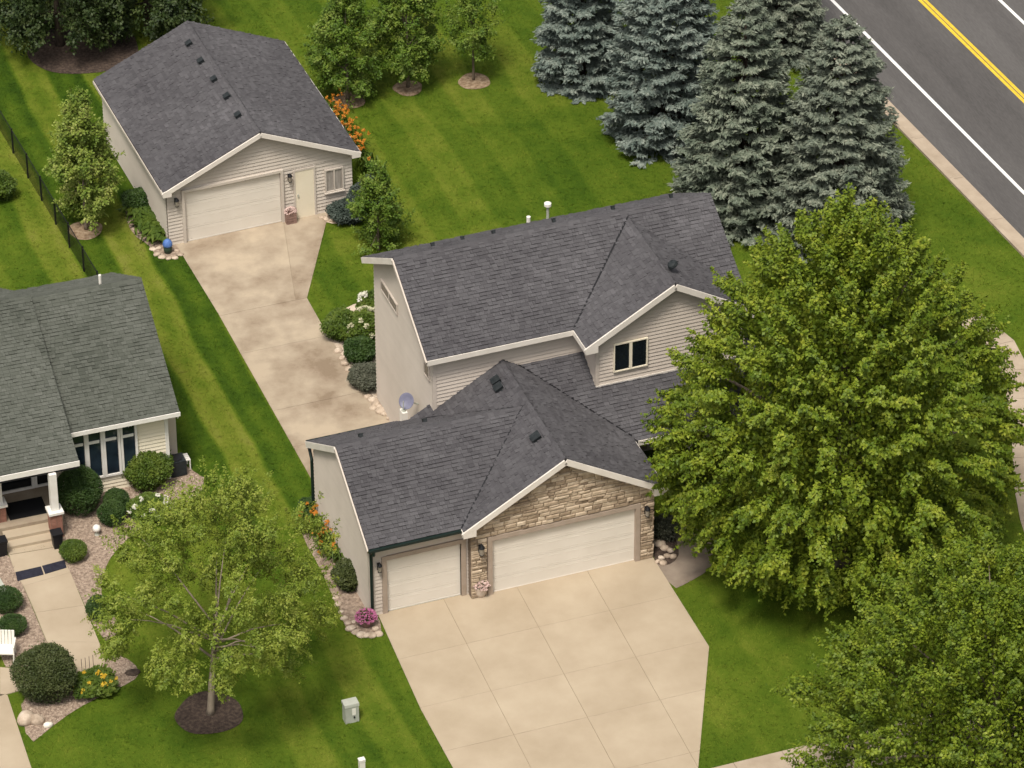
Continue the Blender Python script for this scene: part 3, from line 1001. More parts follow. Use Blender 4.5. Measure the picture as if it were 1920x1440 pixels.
def box_vent(parent, u, v, p, n, s=0.3, name='roof_vent', turtle=False):
    p, n = Vector(p), Vector(n).normalized()
    c = hit(u, v, p, n)
    dn = (n.cross(Vector((0, 0, 1)))).normalized()
    up = dn.cross(n).normalized()
    if up.z < 0: up = -up
    mb = MB()
    if turtle:
        for k, (r, h) in enumerate(((0.26, 0.02), (0.22, 0.10), (0.12, 0.17), (0.02, 0.19))):
            pass
        ring = [(0.18, 0.0), (0.18, 0.04), (0.15, 0.10), (0.07, 0.13)]
        k0 = 0
        vs = []
        for r, h in ring:
            for j in range(12):
                t = 2 * math.pi * j / 12
                vs.append(c + dn * r * math.cos(t) + up * r * math.sin(t) + n * h)
        fs = [(i * 12 + j, i * 12 + (j + 1) % 12, i * 12 + 12 + (j + 1) % 12, i * 12 + 12 + j) for i in range(3) for j in range(12)] + [tuple(range(36, 48))]
        mb.add(vs, fs)
    else:
        mb.obox(c - dn * s * 0.75 - up * s * 0.75, dn * s * 1.5, up * s * 1.5, n * 0.012)
        mb.obox(c - dn * s * 0.5 - up * s * 0.5 + n * 0.01, dn * s, up * s, n * 0.11)
        mb.obox(c - dn * s * 0.58 - up * s * 0.62 + n * 0.121, dn * s * 1.16, up * s * 1.2, n * 0.03)
    return mb.build(name, VENT, parent)


pg = PIT_G
nL, nR = Vector((-pg, 0, 1)), Vector((pg, 0, 1))
box_vent(house, 932, 716, (xa, 0, za), nL, 0.26)
box_vent(house, 937, 729, (xa, 0, za), nL, 0.26)
box_vent(house, 1007, 822, (xa, 0, za), nL, 0.28)
box_vent(house, 1262, 497, (xba, 0, zba), Vector((-(zba - zbe) / wba, 0, 1)), turtle=True)
pm = (zrh - zeh) / (yr - yf2)
pw = (zrw - zew) / (ym - yef)
for (u, v) in ((812, 463), (868, 451), (926, 440), (1039, 417.5), (1150, 394), (1259, 372)):
    box_vent(house, u, v, (0, yr, zrh), Vector((0, pm, 1)), 0.11)
for (u, v) in ((677, 821), (797, 793)):
    box_vent(house, u, v, (0, ym, zrw), Vector((0, pw, 1)), 0.13)
c = hit(991, 419, (0, yr, zrh), Vector((0, pm, 1)))
MB().lathe([(0.07, -0.1), (0.07, 0.26), (0.075, 0.27)], c, 10).build('vent_pipe', PLASTW, house)
c = hit(1027, 409, (0, yr, zrh), Vector((0, pm, 1)))
fl = MB().lathe([(0.05, -0.1), (0.05, 0.48)], c, 10).build('flue', UTIL, house)
MB().lathe([(0.07, 0.47), (0.125, 0.5), (0.125, 0.6), (0.06, 0.64)], c, 12).build('flue_cap', PLASTW, fl)

# satellite dish on the gable wall
p = hit(763, 752, (XW - 0.45, 0, 0), (1, 0, 0))
sd = thing('satellite_dish', (XW, p.y, p.z - 0.3), 'round blue grey satellite dish low on the tall side wall', 'satellite dish')
nd = Vector((-0.55, -0.62, 0.55)).normalized()
a1 = nd.cross(Vector((0, 0, 1))).normalized()
a2 = a1.cross(nd)
mb = MB()
vs, fs = [], []
for i, (r, h) in enumerate(((0.02, 0.0), (0.10, 0.010), (0.18, 0.033), (0.25, 0.062), (0.26, 0.060), (0.18, 0.025), (0.02, -0.010))):
    for j in range(24):
        t = 2 * math.pi * j / 24
        vs.append(p + a1 * r * math.cos(t) + a2 * r * 1.08 * math.sin(t) + nd * h)
for i in range(6):
    for j in range(24):
        fs.append((i * 24 + j, i * 24 + (j + 1) % 24, i * 24 + 24 + (j + 1) % 24, i * 24 + 24 + j))
fs += [tuple(range(24))[::-1], tuple(range(144, 168))]
mb.add(vs, fs).build('reflector', DISH, sd, True)
MB().tube([p - a2 * 0.3, p - a2 * 0.28 + nd * 0.2, p + nd * 0.36], 0.016, 6).build('feed_arm', UTIL, sd)
MB().tube([p - nd * 0.02, p - nd * 0.1, (XW - 0.08, p.y + 0.12, p.z - 0.28), (XW, p.y + 0.12, p.z - 0.3)], 0.025, 6).build('mount', UTIL, sd)
# meter box under the dish
mbx = thing('meter_box', (XW, p.y - 0.1, 0.3), 'small white utility meter box below the satellite dish', 'meter box')
q = hit(763, 778, (XW, 0, 0), (1, 0, 0))
MB().box(XW - 0.2, XW - 0.02, q.y - 0.16, q.y + 0.16, q.z - 0.28, q.z + 0.2).build('cabinet', WHITE, mbx)
MB().lathe([(0.08, 0), (0.08, 0.05)], (XW - 0.11, q.y, q.z + 0.2), 12).build('meter', UTIL, mbx)

# ================================================================== DETACHED GARAGE
dyaw, dx, dy = 0.021, 0.166, 22.811
dc, ds = math.cos(dyaw), math.sin(dyaw)
T_D = lambda x, y, z: Vector((dx + dc * x - ds * y, dy + ds * x + dc * y, z))
dw, dl, dze, dzr, doh = 6.951, 7.686, 2.459, 4.13, 0.209
gar = thing('detached_garage', (dx, dy, 0), 'low beige detached garage with charcoal gable roof and single wide door', 'garage')
fo = 0.3
P4 = lambda pts: [T_D(*p) for p in pts]
roof_slope(P4([(-doh, -fo, dze), (-doh, dl + fo, dze), (dw / 2, dl + fo, dzr), (dw / 2, -fo, dzr)]), gar)
roof_slope(P4([(dw + doh, -fo, dze), (dw + doh, dl + fo, dze), (dw / 2, dl + fo, dzr), (dw / 2, -fo, dzr)]), gar)
ridge_caps(T_D(dw / 2, -fo, dzr), T_D(dw / 2, dl + fo, dzr), gar)
dp = (dzr - dze) / (dw / 2 + doh)
zd = lambda x: dzr - 0.15 - abs(x - dw / 2) * dp
nF, nLd = T_D(0, -1, 0) - T_D(0, 0, 0), T_D(-1, 0, 0) - T_D(0, 0, 0)
d0, d1, dh = 0.631, 4.234, 2.151
wall(P4([(0, 0, 0), (d0, 0, 0), (d0, 0, zd(d0)), (0, 0, zd(0))]), nF, gar, SIDINGD)
wall(P4([(d1, 0, 0), (dw, 0, 0), (dw, 0, dh), (d1, 0, dh)]), nF, gar, SIDINGD)
wall(P4([(d0, 0, dh), (dw, 0, dh), (dw, 0, zd(dw)), (dw / 2, 0, zd(dw / 2)), (d0, 0, zd(d0))]), nF, gar, SIDINGD)
wall(P4([(0, 0.1, 0), (0, dl, 0), (0, dl, zd(0)), (0, 0.1, zd(0))]), nLd, gar, SIDINGD)
wall(P4([(dw, 0.1, 0), (dw, dl, 0), (dw, dl, zd(dw)), (dw, 0.1, zd(dw))]), -nLd, gar, SIDINGD, boards=False)
wall(P4([(0, dl, 0), (dw, dl, 0), (dw, dl, zd(dw)), (dw / 2, dl, zd(dw / 2)), (0, dl, zd(0))]), -nF, gar, SIDINGD, boards=False)
rake(T_D(-doh - 0.02, -fo - e, dze), T_D(dw / 2, -fo - e, dzr), gar, h=0.17)
rake(T_D(dw + doh + 0.02, -fo - e, dze), T_D(dw / 2, -fo - e, dzr), gar, h=0.17)
MB().box(-doh - 0.035, -doh - 0.004, -fo, dl + fo, dze - 0.17, dze - 0.05, T_D).build('fascia', SIDINGD, gar)
MB().box(dw + doh + 0.004, dw + doh + 0.035, -fo, dl + fo, dze - 0.17, dze - 0.01, T_D).build('fascia', TRIM, gar)
for x, s in ((-doh, 1), (dw + doh, -1)):
    MB().prism(P4([(x - 0.02 * s, -fo - 0.056, dze), (x - 0.02 * s, -fo - 0.056, dze - 0.2), (x + 0.3 * s, -fo - 0.056, dze - 0.2), (x + 0.3 * s, -fo - 0.056, dze + 0.1)]), nF * -0.28).build('eave_return', TRIM, gar)
garage_door(gar, d0, d1, 0.06, dh - 0.02, T_D, cols=6, trim=SIDINGD, tw=0.10)


def on_front(u, v):
    h_ = hit(u, v, T_D(0, 0, 0), nF)
    q = h_ - Vector((dx, dy, 0))
    return dc * q.x + ds * q.y, h_.z


mx0, mz0 = on_front(555.5, 412)
mx1, mz1 = on_front(587, 323)
fr = MB()
fr.box(mx0 - 0.07, mx0, -0.06, 0.0, 0, 2.08, T_D).box(mx1, mx1 + 0.07, -0.06, 0.0, 0, 2.08, T_D).box(mx0, mx1, -0.06, 0, 2.0, 2.08, T_D)
md = fr.build('side_door', SIDINGD, gar)
MB().box(mx0, mx1, -0.045, -0.02, 0.02, 2.0, T_D).build('door_leaf', CREAM, md)
MB().box(mx0 + 0.06, mx0 + 0.10, -0.10, -0.046, 0.95, 1.05, T_D).build('handle', UTIL, md)
wx0, wz0 = on_front(611.5, 360)
wx1, wz1 = on_front(640, 312)
window(gar, T_D(wx0, -0.02, wz0 + 0.06), T_D(1, 0, 0) - T_D(0, 0, 0), nF, wx1 - wx0, 0.86, cols=2, frame=0.05, glass=CURTAIN, fmat=SIDINGD, bar=0.05)
for (u, v) in ((329, 377), (541, 331)):
    x, z = on_front(u, v)
    lantern(gar, T_D(x, -0.02, z), nF, s=1.0)
nl_d = (T_D(-dp, 0, 1) - T_D(0, 0, 0))
for (u, v) in ((356, 84), (378, 117), (403, 151), (427, 183), (448, 218)):
    box_vent(gar, u, v, T_D(dw / 2, 0, dzr), nl_d, 0.20)

# ================================================================== NEIGHBOUR HOUSE
nyaw, nx, ny = -0.025, -3.503, 8.941
nc, ns = math.cos(nyaw), math.sin(nyaw)
T_N = lambda x, y, z: Vector((nx + nc * x - ns * y, ny + ns * x + nc * y, z))
PN = lambda pts: [T_N(*p) for p in pts]
nb = thing('neighbour_house', tuple(T_N(-6, 0, 0)), 'cream bungalow with grey green roof, tall front windows and porch', 'house')
nz, nyr, nzr, nxl = 2.9, 4.312, 5.419, -3.752
roof_slope(PN([(0, 0, nz), (nxl + 0.0, 0, nz), (nxl, nyr, nzr), (0, nyr, nzr)]), nb, SHINGLE2)
roof_slope(PN([(nxl, -1.38, 2.77), (-13, -1.38, 2.77), (-13, nyr, nzr + 0.12), (nxl, nyr, nzr + 0.12)]), nb, SHINGLE2, thick=0.3)
roof_slope(PN([(0, 2 * nyr, nz), (nxl, 2 * nyr, nz), (nxl, nyr, nzr), (0, nyr, nzr)]), nb, SHINGLE2)
roof_slope(PN([(nxl, 2 * nyr + 1, 2.49), (-13, 2 * nyr + 1, 2.49), (-13, nyr, nzr + 0.12), (nxl, nyr, nzr + 0.12)]), nb, SHINGLE2)
ridge_caps(T_N(0, nyr, nzr), T_N(nxl, nyr, nzr), nb, SHINGLE2)
ridge_caps(T_N(nxl, nyr, nzr + 0.12), T_N(-13, nyr, nzr + 0.12), nb, SHINGLE2)
nF2 = T_N(0, -1, 0) - T_N(0, 0, 0)
nR2 = T_N(1, 0, 0) - T_N(0, 0, 0)
wy, wxr = 0.4, -0.42
wall(PN([(nxl - 0.1, wy, 0), (wxr, wy, 0), (wxr, wy, 2.95), (nxl - 0.1, wy, 2.95)]), nF2, nb, CREAM, exposure=0.14)
wall(PN([(wxr, wy + 0.1, 0), (wxr, 2 * nyr - 0.4, 0), (wxr, 2 * nyr - 0.4, 2.95), (wxr, nyr, 5.2), (wxr, wy + 0.1, 2.95)]), nR2, nb, CREAM, boards=False)
wall(PN([(wxr - 0.1, 2 * nyr - 0.4, 0), (-12, 2 * nyr - 0.4, 0), (-12, 2 * nyr - 0.4, 2.9), (wxr - 0.1, 2 * nyr - 0.4, 2.9)]), -nF2, nb, CREAM, boards=False)
# shallow grey bump on the side wall
MB().box(wxr + 0.003, 0.12, 1.1, 2.4, 0, 2.3, T_N).build('side_bump', SIDINGD, nb)
MB().box(nxl - 0.02, 0.02, -0.04, -0.004, nz - 0.16, nz - 0.005, T_N).build('fascia', WHITE, nb)
MB().box(-13, nxl + 0.02, -1.42, -1.384, 2.77 - 0.2, 2.765, T_N).build('fascia', WHITE, nb)
MB().box(nxl, 0, 0, wy, nz - 0.17, nz - 0.14, T_N).build('soffit', WHITE, nb)
MB().box(0.004, 0.04, 0, 2 * nyr, nz - 0.6, nz - 0.58, T_N)
for s0, s1 in (((-0.06, 0, nz), (-0.06, nyr, nzr)), ((-0.06, 2 * nyr, nz), (-0.06, nyr, nzr))):
    rake(T_N(*s0), T_N(*s1), nb, WHITE, h=0.14, drop=0.22)
MB().box(wxr - 0.02, wxr + 0.10, wy - 0.04, wy + 0.08, 0, 2.7, T_N).build('corner_board', WHITE, nb)


def on_nfront(u, v, y=wy):
    h_ = hit(u, v, T_N(0, y, 0), nF2)
    q = h_ - Vector((nx, ny, 0))
    return nc * q.x + ns * q.y, h_.z


# four tall windows with transoms: one unit each
cx = [(138, 161), (169, 191.5), (200, 223.5), (232.5, 255.5)]
for (ua, ub) in cx:
    vb = 886 - (ua - 138) * 0.175
    x0_, zb = on_nfront(ua, vb + 3)
    zb = on_nfront(244, 879)[1]
    zbar = on_nfront(150, 832)[1]
    x1_, _ = on_nfront(ub, vb)
    zt = 2.66
    window(nb, T_N(x0_, wy - 0.02, zb), nR2, nF2, x1_ - x0_, zt - zb, rows=((zbar - zb) / (zt - zb), 1 - (zbar - zb) / (zt - zb)), frame=0.075, glass=GLASSB, bar=0.10, sill=False)
# porch wall, set back behind the step roof
wall(PN([(-12, 0.9, 0), (nxl - 0.12, 0.9, 0), (nxl - 0.12, 0.9, 2.7), (-12, 0.9, 2.7)]), nF2, nb, CREAM, exposure=0.14)
wall(PN([(nxl - 0.1, wy + 0.1, 0), (nxl - 0.1, 0.9, 0), (nxl - 0.1, 0.9, 2.8), (nxl - 0.1, wy + 0.1, 2.8)]), -nR2, nb, CREAM, boards=False)
PZ = 0.36
MB().box(-9.5, nxl - 0.55, -0.95, 0.88, 0, PZ, T_N).build('porch_floor', CONC2, nb)
window(nb, T_N(-6.15, 0.88, PZ + 0.12), nR2, nF2, 1.25, 1.9, cols=1, frame=0.09, glass=GLASS, sill=False)
window(nb, T_N(-4.72, 0.88, PZ + 0.12), nR2, nF2, 0.42, 1.9, cols=1, frame=0.08, glass=GLASS, sill=False)
# brick plinths with white columns
for (u, v) in ((106, 1003), (1, 990)):
    b0 = G(u, v, 0.0)
    pl = MB().box(b0.x - 0.19, b0.x + 0.19, b0.y - 0.19, b0.y + 0.19, 0, 0.96).build('brick_plinth', MORTAR, nb)
    for r_ in range(12):
        for f_ in range(4):
            off = 0.1 if r_ % 2 else 0.0
            for k in range(2):
                s_ = -0.19 + 0.19 * k + 0.006
                mb = MB()
                z0_ = 0.01 + r_ * 0.079
                if f_ == 0: mb.box(b0.x + s_, b0.x + s_ + 0.178, b0.y - 0.202, b0.y - 0.188, z0_, z0_ + 0.068)
                elif f_ == 1: mb.box(b0.x - 0.202, b0.x - 0.188, b0.y + s_, b0.y + s_ + 0.178, z0_, z0_ + 0.068)
                else: continue
                mb.build('brick', BRICK, pl)
    MB().box(b0.x - 0.25, b0.x + 0.25, b0.y - 0.25, b0.y + 0.25, 0.962, 1.05).build('plinth_cap', WHITE, nb)
    MB().box(b0.x - 0.12, b0.x + 0.12, b0.y - 0.12, b0.y + 0.12, 1.052, 2.5).build('column', WHITE, nb)
# steps down to the walk
fx0, fx1 = T_N(-6.05, 0, 0).x, T_N(-4.42, 0, 0).x
for i, (ya, zt) in enumerate(((-1.0, 0.24), (-1.35, 0.13))):
    MB().box(-6.35 - 0.10 * i, -4.62 - 0.10 * i, ya - 0.36, ya + 0.05, 0, zt, T_N).build('step', CONC, nb)
tag(MB().box(-6.0, -4.72, -0.62, 0.3, PZ + 0.004, PZ + 0.03, T_N).build('door_mat', DMAT), 'large black mat on the neighbour porch floor', 'door mat')
MB().lathe([(0.05, 0), (0.05, 0.4)], T_N(-1.32, nyr + 0.35, nzr - 0.2), 10).build('vent_pipe', PLASTW, nb)

# neighbour walk: slabs
walk = thing('path', tuple(G(110, 1140)), 'pale concrete front walk', 'path')
tag(walk, kind='structure')
wl = [(17, 1042), (28, 1075), (44, 1100), (66, 1150), (88, 1205), (112, 1262)]
wr = [(108, 1027), (124, 1058), (132, 1074), (158, 1136), (186, 1205), (200, 1242)]
for i in range(5):
    q = pxpoly([wl[i], wl[i + 1], wr[i + 1], wr[i]])
    m_ = Vector((sum(p[0] for p in q) / 4, sum(p[1] for p in q) / 4))
    sheet('slab', [(m_.x + (p[0] - m_.x) * 0.994, m_.y + (p[1] - m_.y) * 0.994) for p in q], 0.03, CONC, parent=walk, depth=0.1)
for q in ([(2, 985), (100, 965), (108, 1026), (16, 1041)], [(0, 1252), (112, 1262), (200, 1242), (185, 1256), (120, 1285), (36, 1296), (0, 1306)], [(-30, 1300), (14, 1304), (62, 1450), (-30, 1450)]):
    sheet('slab', pxpoly(q), 0.028, CONC, parent=walk, depth=0.1)
NOGRASS.append(pxpoly(wl + wr[::-1]))
NOGRASS.append(pxpoly([(-40, 1250), (112, 1255), (36, 1300), (14, 1304), (62, 1450), (-40, 1450)]))
# two rubber mats across the walk
for q, lb in (([(29, 1075), (77, 1064), (82, 1079), (33, 1091)], 'left half of the dark navy mat strip across the neighbour walk'),
              ([(79, 1063), (121, 1052), (125, 1066), (85, 1078)], 'right half of the dark navy mat strip across the neighbour walk')):
    tag(sheet('rubber_mat', pxpoly(q), 0.05, MAT, kind=None, depth=0.02), lb, 'mat')


# ================================================================== BEDS
def gravel(name, poly, n, size, mat, z=0.02):
    xs, ys = [p[0] for p in poly], [p[1] for p in poly]
    P = np.column_stack([RNG.uniform(min(xs), max(xs), n * 3), RNG.uniform(min(ys), max(ys), n * 3)])
    P = P[inside(P, poly)][:n]
    m = len(P)
    S = size * RNG.uniform(0.5, 1.5, m)
    oct_ = np.array([(1, 0, 0), (0, 1, 0), (-1, 0, 0), (0, -1, 0), (0, 0, 0.7)], float)
    ang = RNG.uniform(0, 6.28, m)
    ca, sa = np.cos(ang), np.sin(ang)
    mb_v = np.zeros((m, 5, 3))
    st = RNG.uniform(0.35, 1.0, (m, 1))
    ox, oy = oct_[None, :, 0] * st, oct_[None, :, 1]
    mb_v[:, :, 0] = P[:, :1] + (ox * ca[:, None] - oy * sa[:, None]) * S[:, None]
    mb_v[:, :, 1] = P[:, 1:] + (ox * sa[:, None] + oy * ca[:, None]) * S[:, None]
    mb_v[:, :, 2] = z + oct_[None, :, 2] * S[:, None] * 0.8
    fi = np.array([(0, 1, 4), (1, 2, 4), (2, 3, 4), (3, 0, 4)])
    F = (np.arange(m)[:, None, None] * 5 + fi[None]).reshape(-1, 3)
    me = bpy.data.meshes.new(name)
    me.from_pydata(mb_v.reshape(-1, 3).tolist(), [], F.tolist())
    return tag(lk(name, me, mat, None), kind='stuff')


def inside(P, poly):
    x, y = P[:, 0], P[:, 1]
    r = np.zeros(len(P), bool)
    n = len(poly)
    for i in range(n):
        x0, y0 = poly[i]
        x1, y1 = poly[(i + 1) % n]
        c = ((y0 > y) != (y1 > y)) & (x < (x1 - x0) * (y - y0) / ((y1 - y0) or 1e-12) + x0)
        r ^= c
    return r


BEDS = [
    ([(108, 1027), (112, 920), (140, 885), (318, 842), (345, 872), (395, 905), (335, 958), (268, 990), (228, 1020), (200, 1056), (188, 1100), (196, 1140), (222, 1165), (222, 1190), (190, 1206), (132, 1074)], GRAVEL, 3200, 'tan gravel of the neighbour bed under the round shrubs'),
    ([(-20, 985), (17, 1042), (44, 1100), (88, 1205), (104, 1250), (-20, 1252)], GRAVEL, 1400, 'tan gravel left of the neighbour walk'),
    ([(36, 1297), (120, 1286), (190, 1252), (215, 1222), (252, 1244), (262, 1262), (250, 1278), (190, 1305), (135, 1335), (95, 1365), (52, 1400)], GRAVEL, 1400, 'brown gravel in the corner bed'),
]
for pts, mt, n, lb in BEDS:
    poly = smooth_poly(pxpoly(pts), 1)
    NOGRASS.append(poly)
    sheet('flower_bed', poly, 0.015, mt)
    g_ = gravel('gravel', poly, n, 0.028, PEBBLE)
    tag(g_, lb, 'gravel')
BED2 = [
    ([(612, 628), (622, 600), (650, 575), (702, 560), (706, 748), (750, 788), (728, 792), (706, 764), (688, 735), (652, 690), (630, 655)], ROCK, 'flower_bed'),
    ([(597, 950), (556, 962), (568, 1010), (600, 1065), (634, 1142), (652, 1186), (684, 1198), (716, 1192), (712, 1157), (693, 1157)], GRAVEL, 'flower_bed'),
    ([(238, 372), (232, 400), (248, 440), (282, 462), (290, 478), (316, 484), (342, 476), (336, 458), (314, 455)], GRAVEL, 'flower_bed'),
    ([(600, 408), (618, 398), (660, 385), (668, 400), (640, 420), (616, 420)], ROCK, 'flower_bed'),
    ([(1224, 1046), (1236, 1062), (1262, 1058), (1276, 1036), (1262, 1000), (1224, 1000)], MULCH, 'flower_bed'),
]
for pts, mt, nm in BED2:
    poly = smooth_poly(pxpoly(pts), 1)
    NOGRASS.append(poly)
    sheet(nm, poly, 0.02, mt)


def ring_bed(u, v, r, mat, ax=1.0, rough=0.05):
    c = G(u, v)
    n = 36
    rr_ = random.Random(int(u))
    ph = rr_.uniform(0, 6)
    poly = [(c.x + r * (1 + rough * math.sin(3 * t + ph) + rough * 0.6 * math.sin(5 * t)) * ax * math.cos(t), c.y + r * (1 + rough * math.sin(3 * t + ph)) * math.sin(t)) for t in [2 * math.pi * i / n for i in range(n)]]
    NOGRASS.append(poly)
    return sheet('mulch_ring', poly, 0.02, mat)


ring_bed(392, 1338, 1.05, MULCH)
ring_bed(655, 188, 0.62, MULCHT)
ring_bed(765, 166, 0.55, MULCHT)
ring_bed(889, 153, 0.60, MULCHT)
ring_bed(160, 432, 0.62, MULCHT)
ring_bed(158, 90, 2.0, MULCH, 1.05)


# ================================================================== TREES AND PLANTS
def env_interp(prof):
    zs, rs = [p[0] for p in prof], [p[1] for p in prof]
    return lambda t: np.interp(t, zs, rs)


def broadleaf(name, label, base, H, prof, mat, bark, n_cl, n_sh, n_lf, leaf=(0.14, 0.10), shoot=0.8, cl_r=0.6, up=0.35, droop=0.0,
              trunk_r=0.2, limbs=16, fork=0.25, inner=0.3, seed=1, squash=(1, 1), lean=(0, 0), jag=0.18, spread=0.16, group=None, cat='tree', flare=1.0, fill=0, mind=0.0, fan=0.33):
    """prof: (height fraction, radius) of the crown's envelope"""
    g = np.random.default_rng(seed)
    base = np.array(base)
    root = thing(name, tuple(base), label, cat, group)
    env = env_interp(prof)
    zs = np.linspace(prof[0][0], prof[-1][0], 200)
    w = env(zs) + 0.15
    t = g.choice(zs, n_cl, p=w / w.sum()) + g.uniform(-0.01, 0.01, n_cl)
    th = g.uniform(0, 2 * np.pi, n_cl)
    if mind:                                        # boughs keep their distance, which leaves gaps between them
        q3 = np.column_stack([env(t) * np.cos(th), env(t) * np.sin(th), t * H])
        ok = []
        for i in range(n_cl):
            if not ok or ((q3[ok] - q3[i]) ** 2).sum(1).min() > mind * mind:
                ok.append(i)
        t, th, n_cl = t[ok], th[ok], len(ok)
    lob = 1 + jag * np.sin(3 * th + 5 * t + seed) * 0.6 + jag * g.normal(0, 0.6, n_cl)
    rad = env(t) * lob * np.where(g.random(n_cl) < inner, g.uniform(0.35, 0.8, n_cl), g.uniform(0.85, 1.0, n_cl))
    CL = np.column_stack([rad * np.cos(th) * squash[0], rad * np.sin(th) * squash[1], t * H]) + base
    CL[:, 0] += lean[0] * t
    CL[:, 1] += lean[1] * t
    zc = (prof[0][0] * 0.6 + prof[-1][0] * 0.4) * H
    mid = base + np.array([lean[0] * 0.4, lean[1] * 0.4, zc])
    out = unit(CL - mid)
    P0 = np.repeat(CL, n_sh, 0) + g.normal(0, cl_r, (n_cl * n_sh, 3))
    D = unit(np.repeat(out, n_sh, 0) * flare + np.array([0, 0, up]) + g.normal(0, fan, (n_cl * n_sh, 3)))
    rel = (P0[:, 2] - base[2]) / H
    D[:, 2] -= droop * (1 - rel)
    D = unit(D)
    Ls = shoot * g.uniform(0.6, 1.25, n_cl * n_sh)
    s = g.random((n_cl * n_sh, n_lf)) ** 0.8
    C = P0[:, None, :] + D[:, None, :] * (s * Ls[:, None])[..., None]
    rdl = g.normal(0, 1, C.shape)
    C = C + rdl * (spread * (1.1 - 0.75 * s))[..., None] * (Ls / shoot)[:, None, None]
    LD = unit(D[:, None, :] * 0.8 + rdl * 0.7)
    bc = np.repeat(CL + out * shoot * 0.30, n_sh, 0)[:, None, :]
    LN = unit(C - bc) + np.array([-0.10, -0.20, 0.55])
    C, LD, LN = C.reshape(-1, 3), LD.reshape(-1, 3), LN.reshape(-1, 3)
    k = C[:, 2] > base[2] + 0.25
    C, LD, LN = C[k], LD[k], LN[k]
    if fill:
        tf = g.choice(zs, fill, p=w / w.sum())
        af = g.uniform(0, 2 * np.pi, fill)
        rf = env(tf) * g.uniform(0.15, 0.62, fill) ** 0.8
        Cf = np.column_stack([rf * np.cos(af) * squash[0] + lean[0] * tf, rf * np.sin(af) * squash[1] + lean[1] * tf, tf * H]) + base
        C = np.concatenate([C, Cf])
        LD = np.concatenate([LD, unit(g.normal(0, 1, (fill, 3)) + np.array([0, 0, -0.4]))])
        LN = np.concatenate([LN, g.normal(0, 1, (fill, 3)) + np.array([0, 0, 0.3])])
    sz = g.uniform(0.7, 1.25, len(C))
    if fill:
        sz[-fill:] *= 1.25
    quads('crown', leaves(C, LD, leaf[0] * sz, leaf[1] * sz, LN, 0.38), mat, root)
    # trunk and limbs
    mb = MB()
    b = Vector(base)
    top = Vector((base[0] + lean[0] * 0.6, base[1] + lean[1] * 0.6, base[2] + H * (prof[-1][0] * 0.75)))
    pts = [b + (top - b) * q + Vector((math.sin(q * 7 + seed) * 0.06 * q * H / 6, math.cos(q * 5 + seed) * 0.06 * q * H / 6, 0)) for q in (0, 0.04, 0.2, 0.4, 0.6, 0.8, 1)]
    mb.tube(pts, [trunk_r * 1.5, trunk_r * 1.1, trunk_r, trunk_r * 0.75, trunk_r * 0.5, trunk_r * 0.28, trunk_r * 0.08], 9)
    tk = mb.build('trunk', bark, root, True)
    idx = g.choice(n_cl, min(limbs, n_cl), replace=False)
    for i in idx:
        e_ = Vector(CL[i])
        zf = base[2] + H * (fork + max(0, t[i] - fork) * 0.45)
        f_ = max(0.05, min(0.95, (zf - b.z) / max(0.1, top.z - b.z)))
        st_ = b + (top - b) * f_
        md_ = st_.lerp(e_, 0.5) + Vector((0, 0, 0.06 * H * (0.4 if t[i] > fork else -0.1)))
        r0 = trunk_r * (0.55 - 0.35 * f_)
        MB().tube([st_, st_.lerp(md_, 0.5), md_, md_.lerp(e_, 0.55) + Vector((0, 0, 0.05)), e_], [r0, r0 * 0.8, r0 * 0.6, r0 * 0.38, r0 * 0.12], 6).build('limb', bark, root, True)
    return root


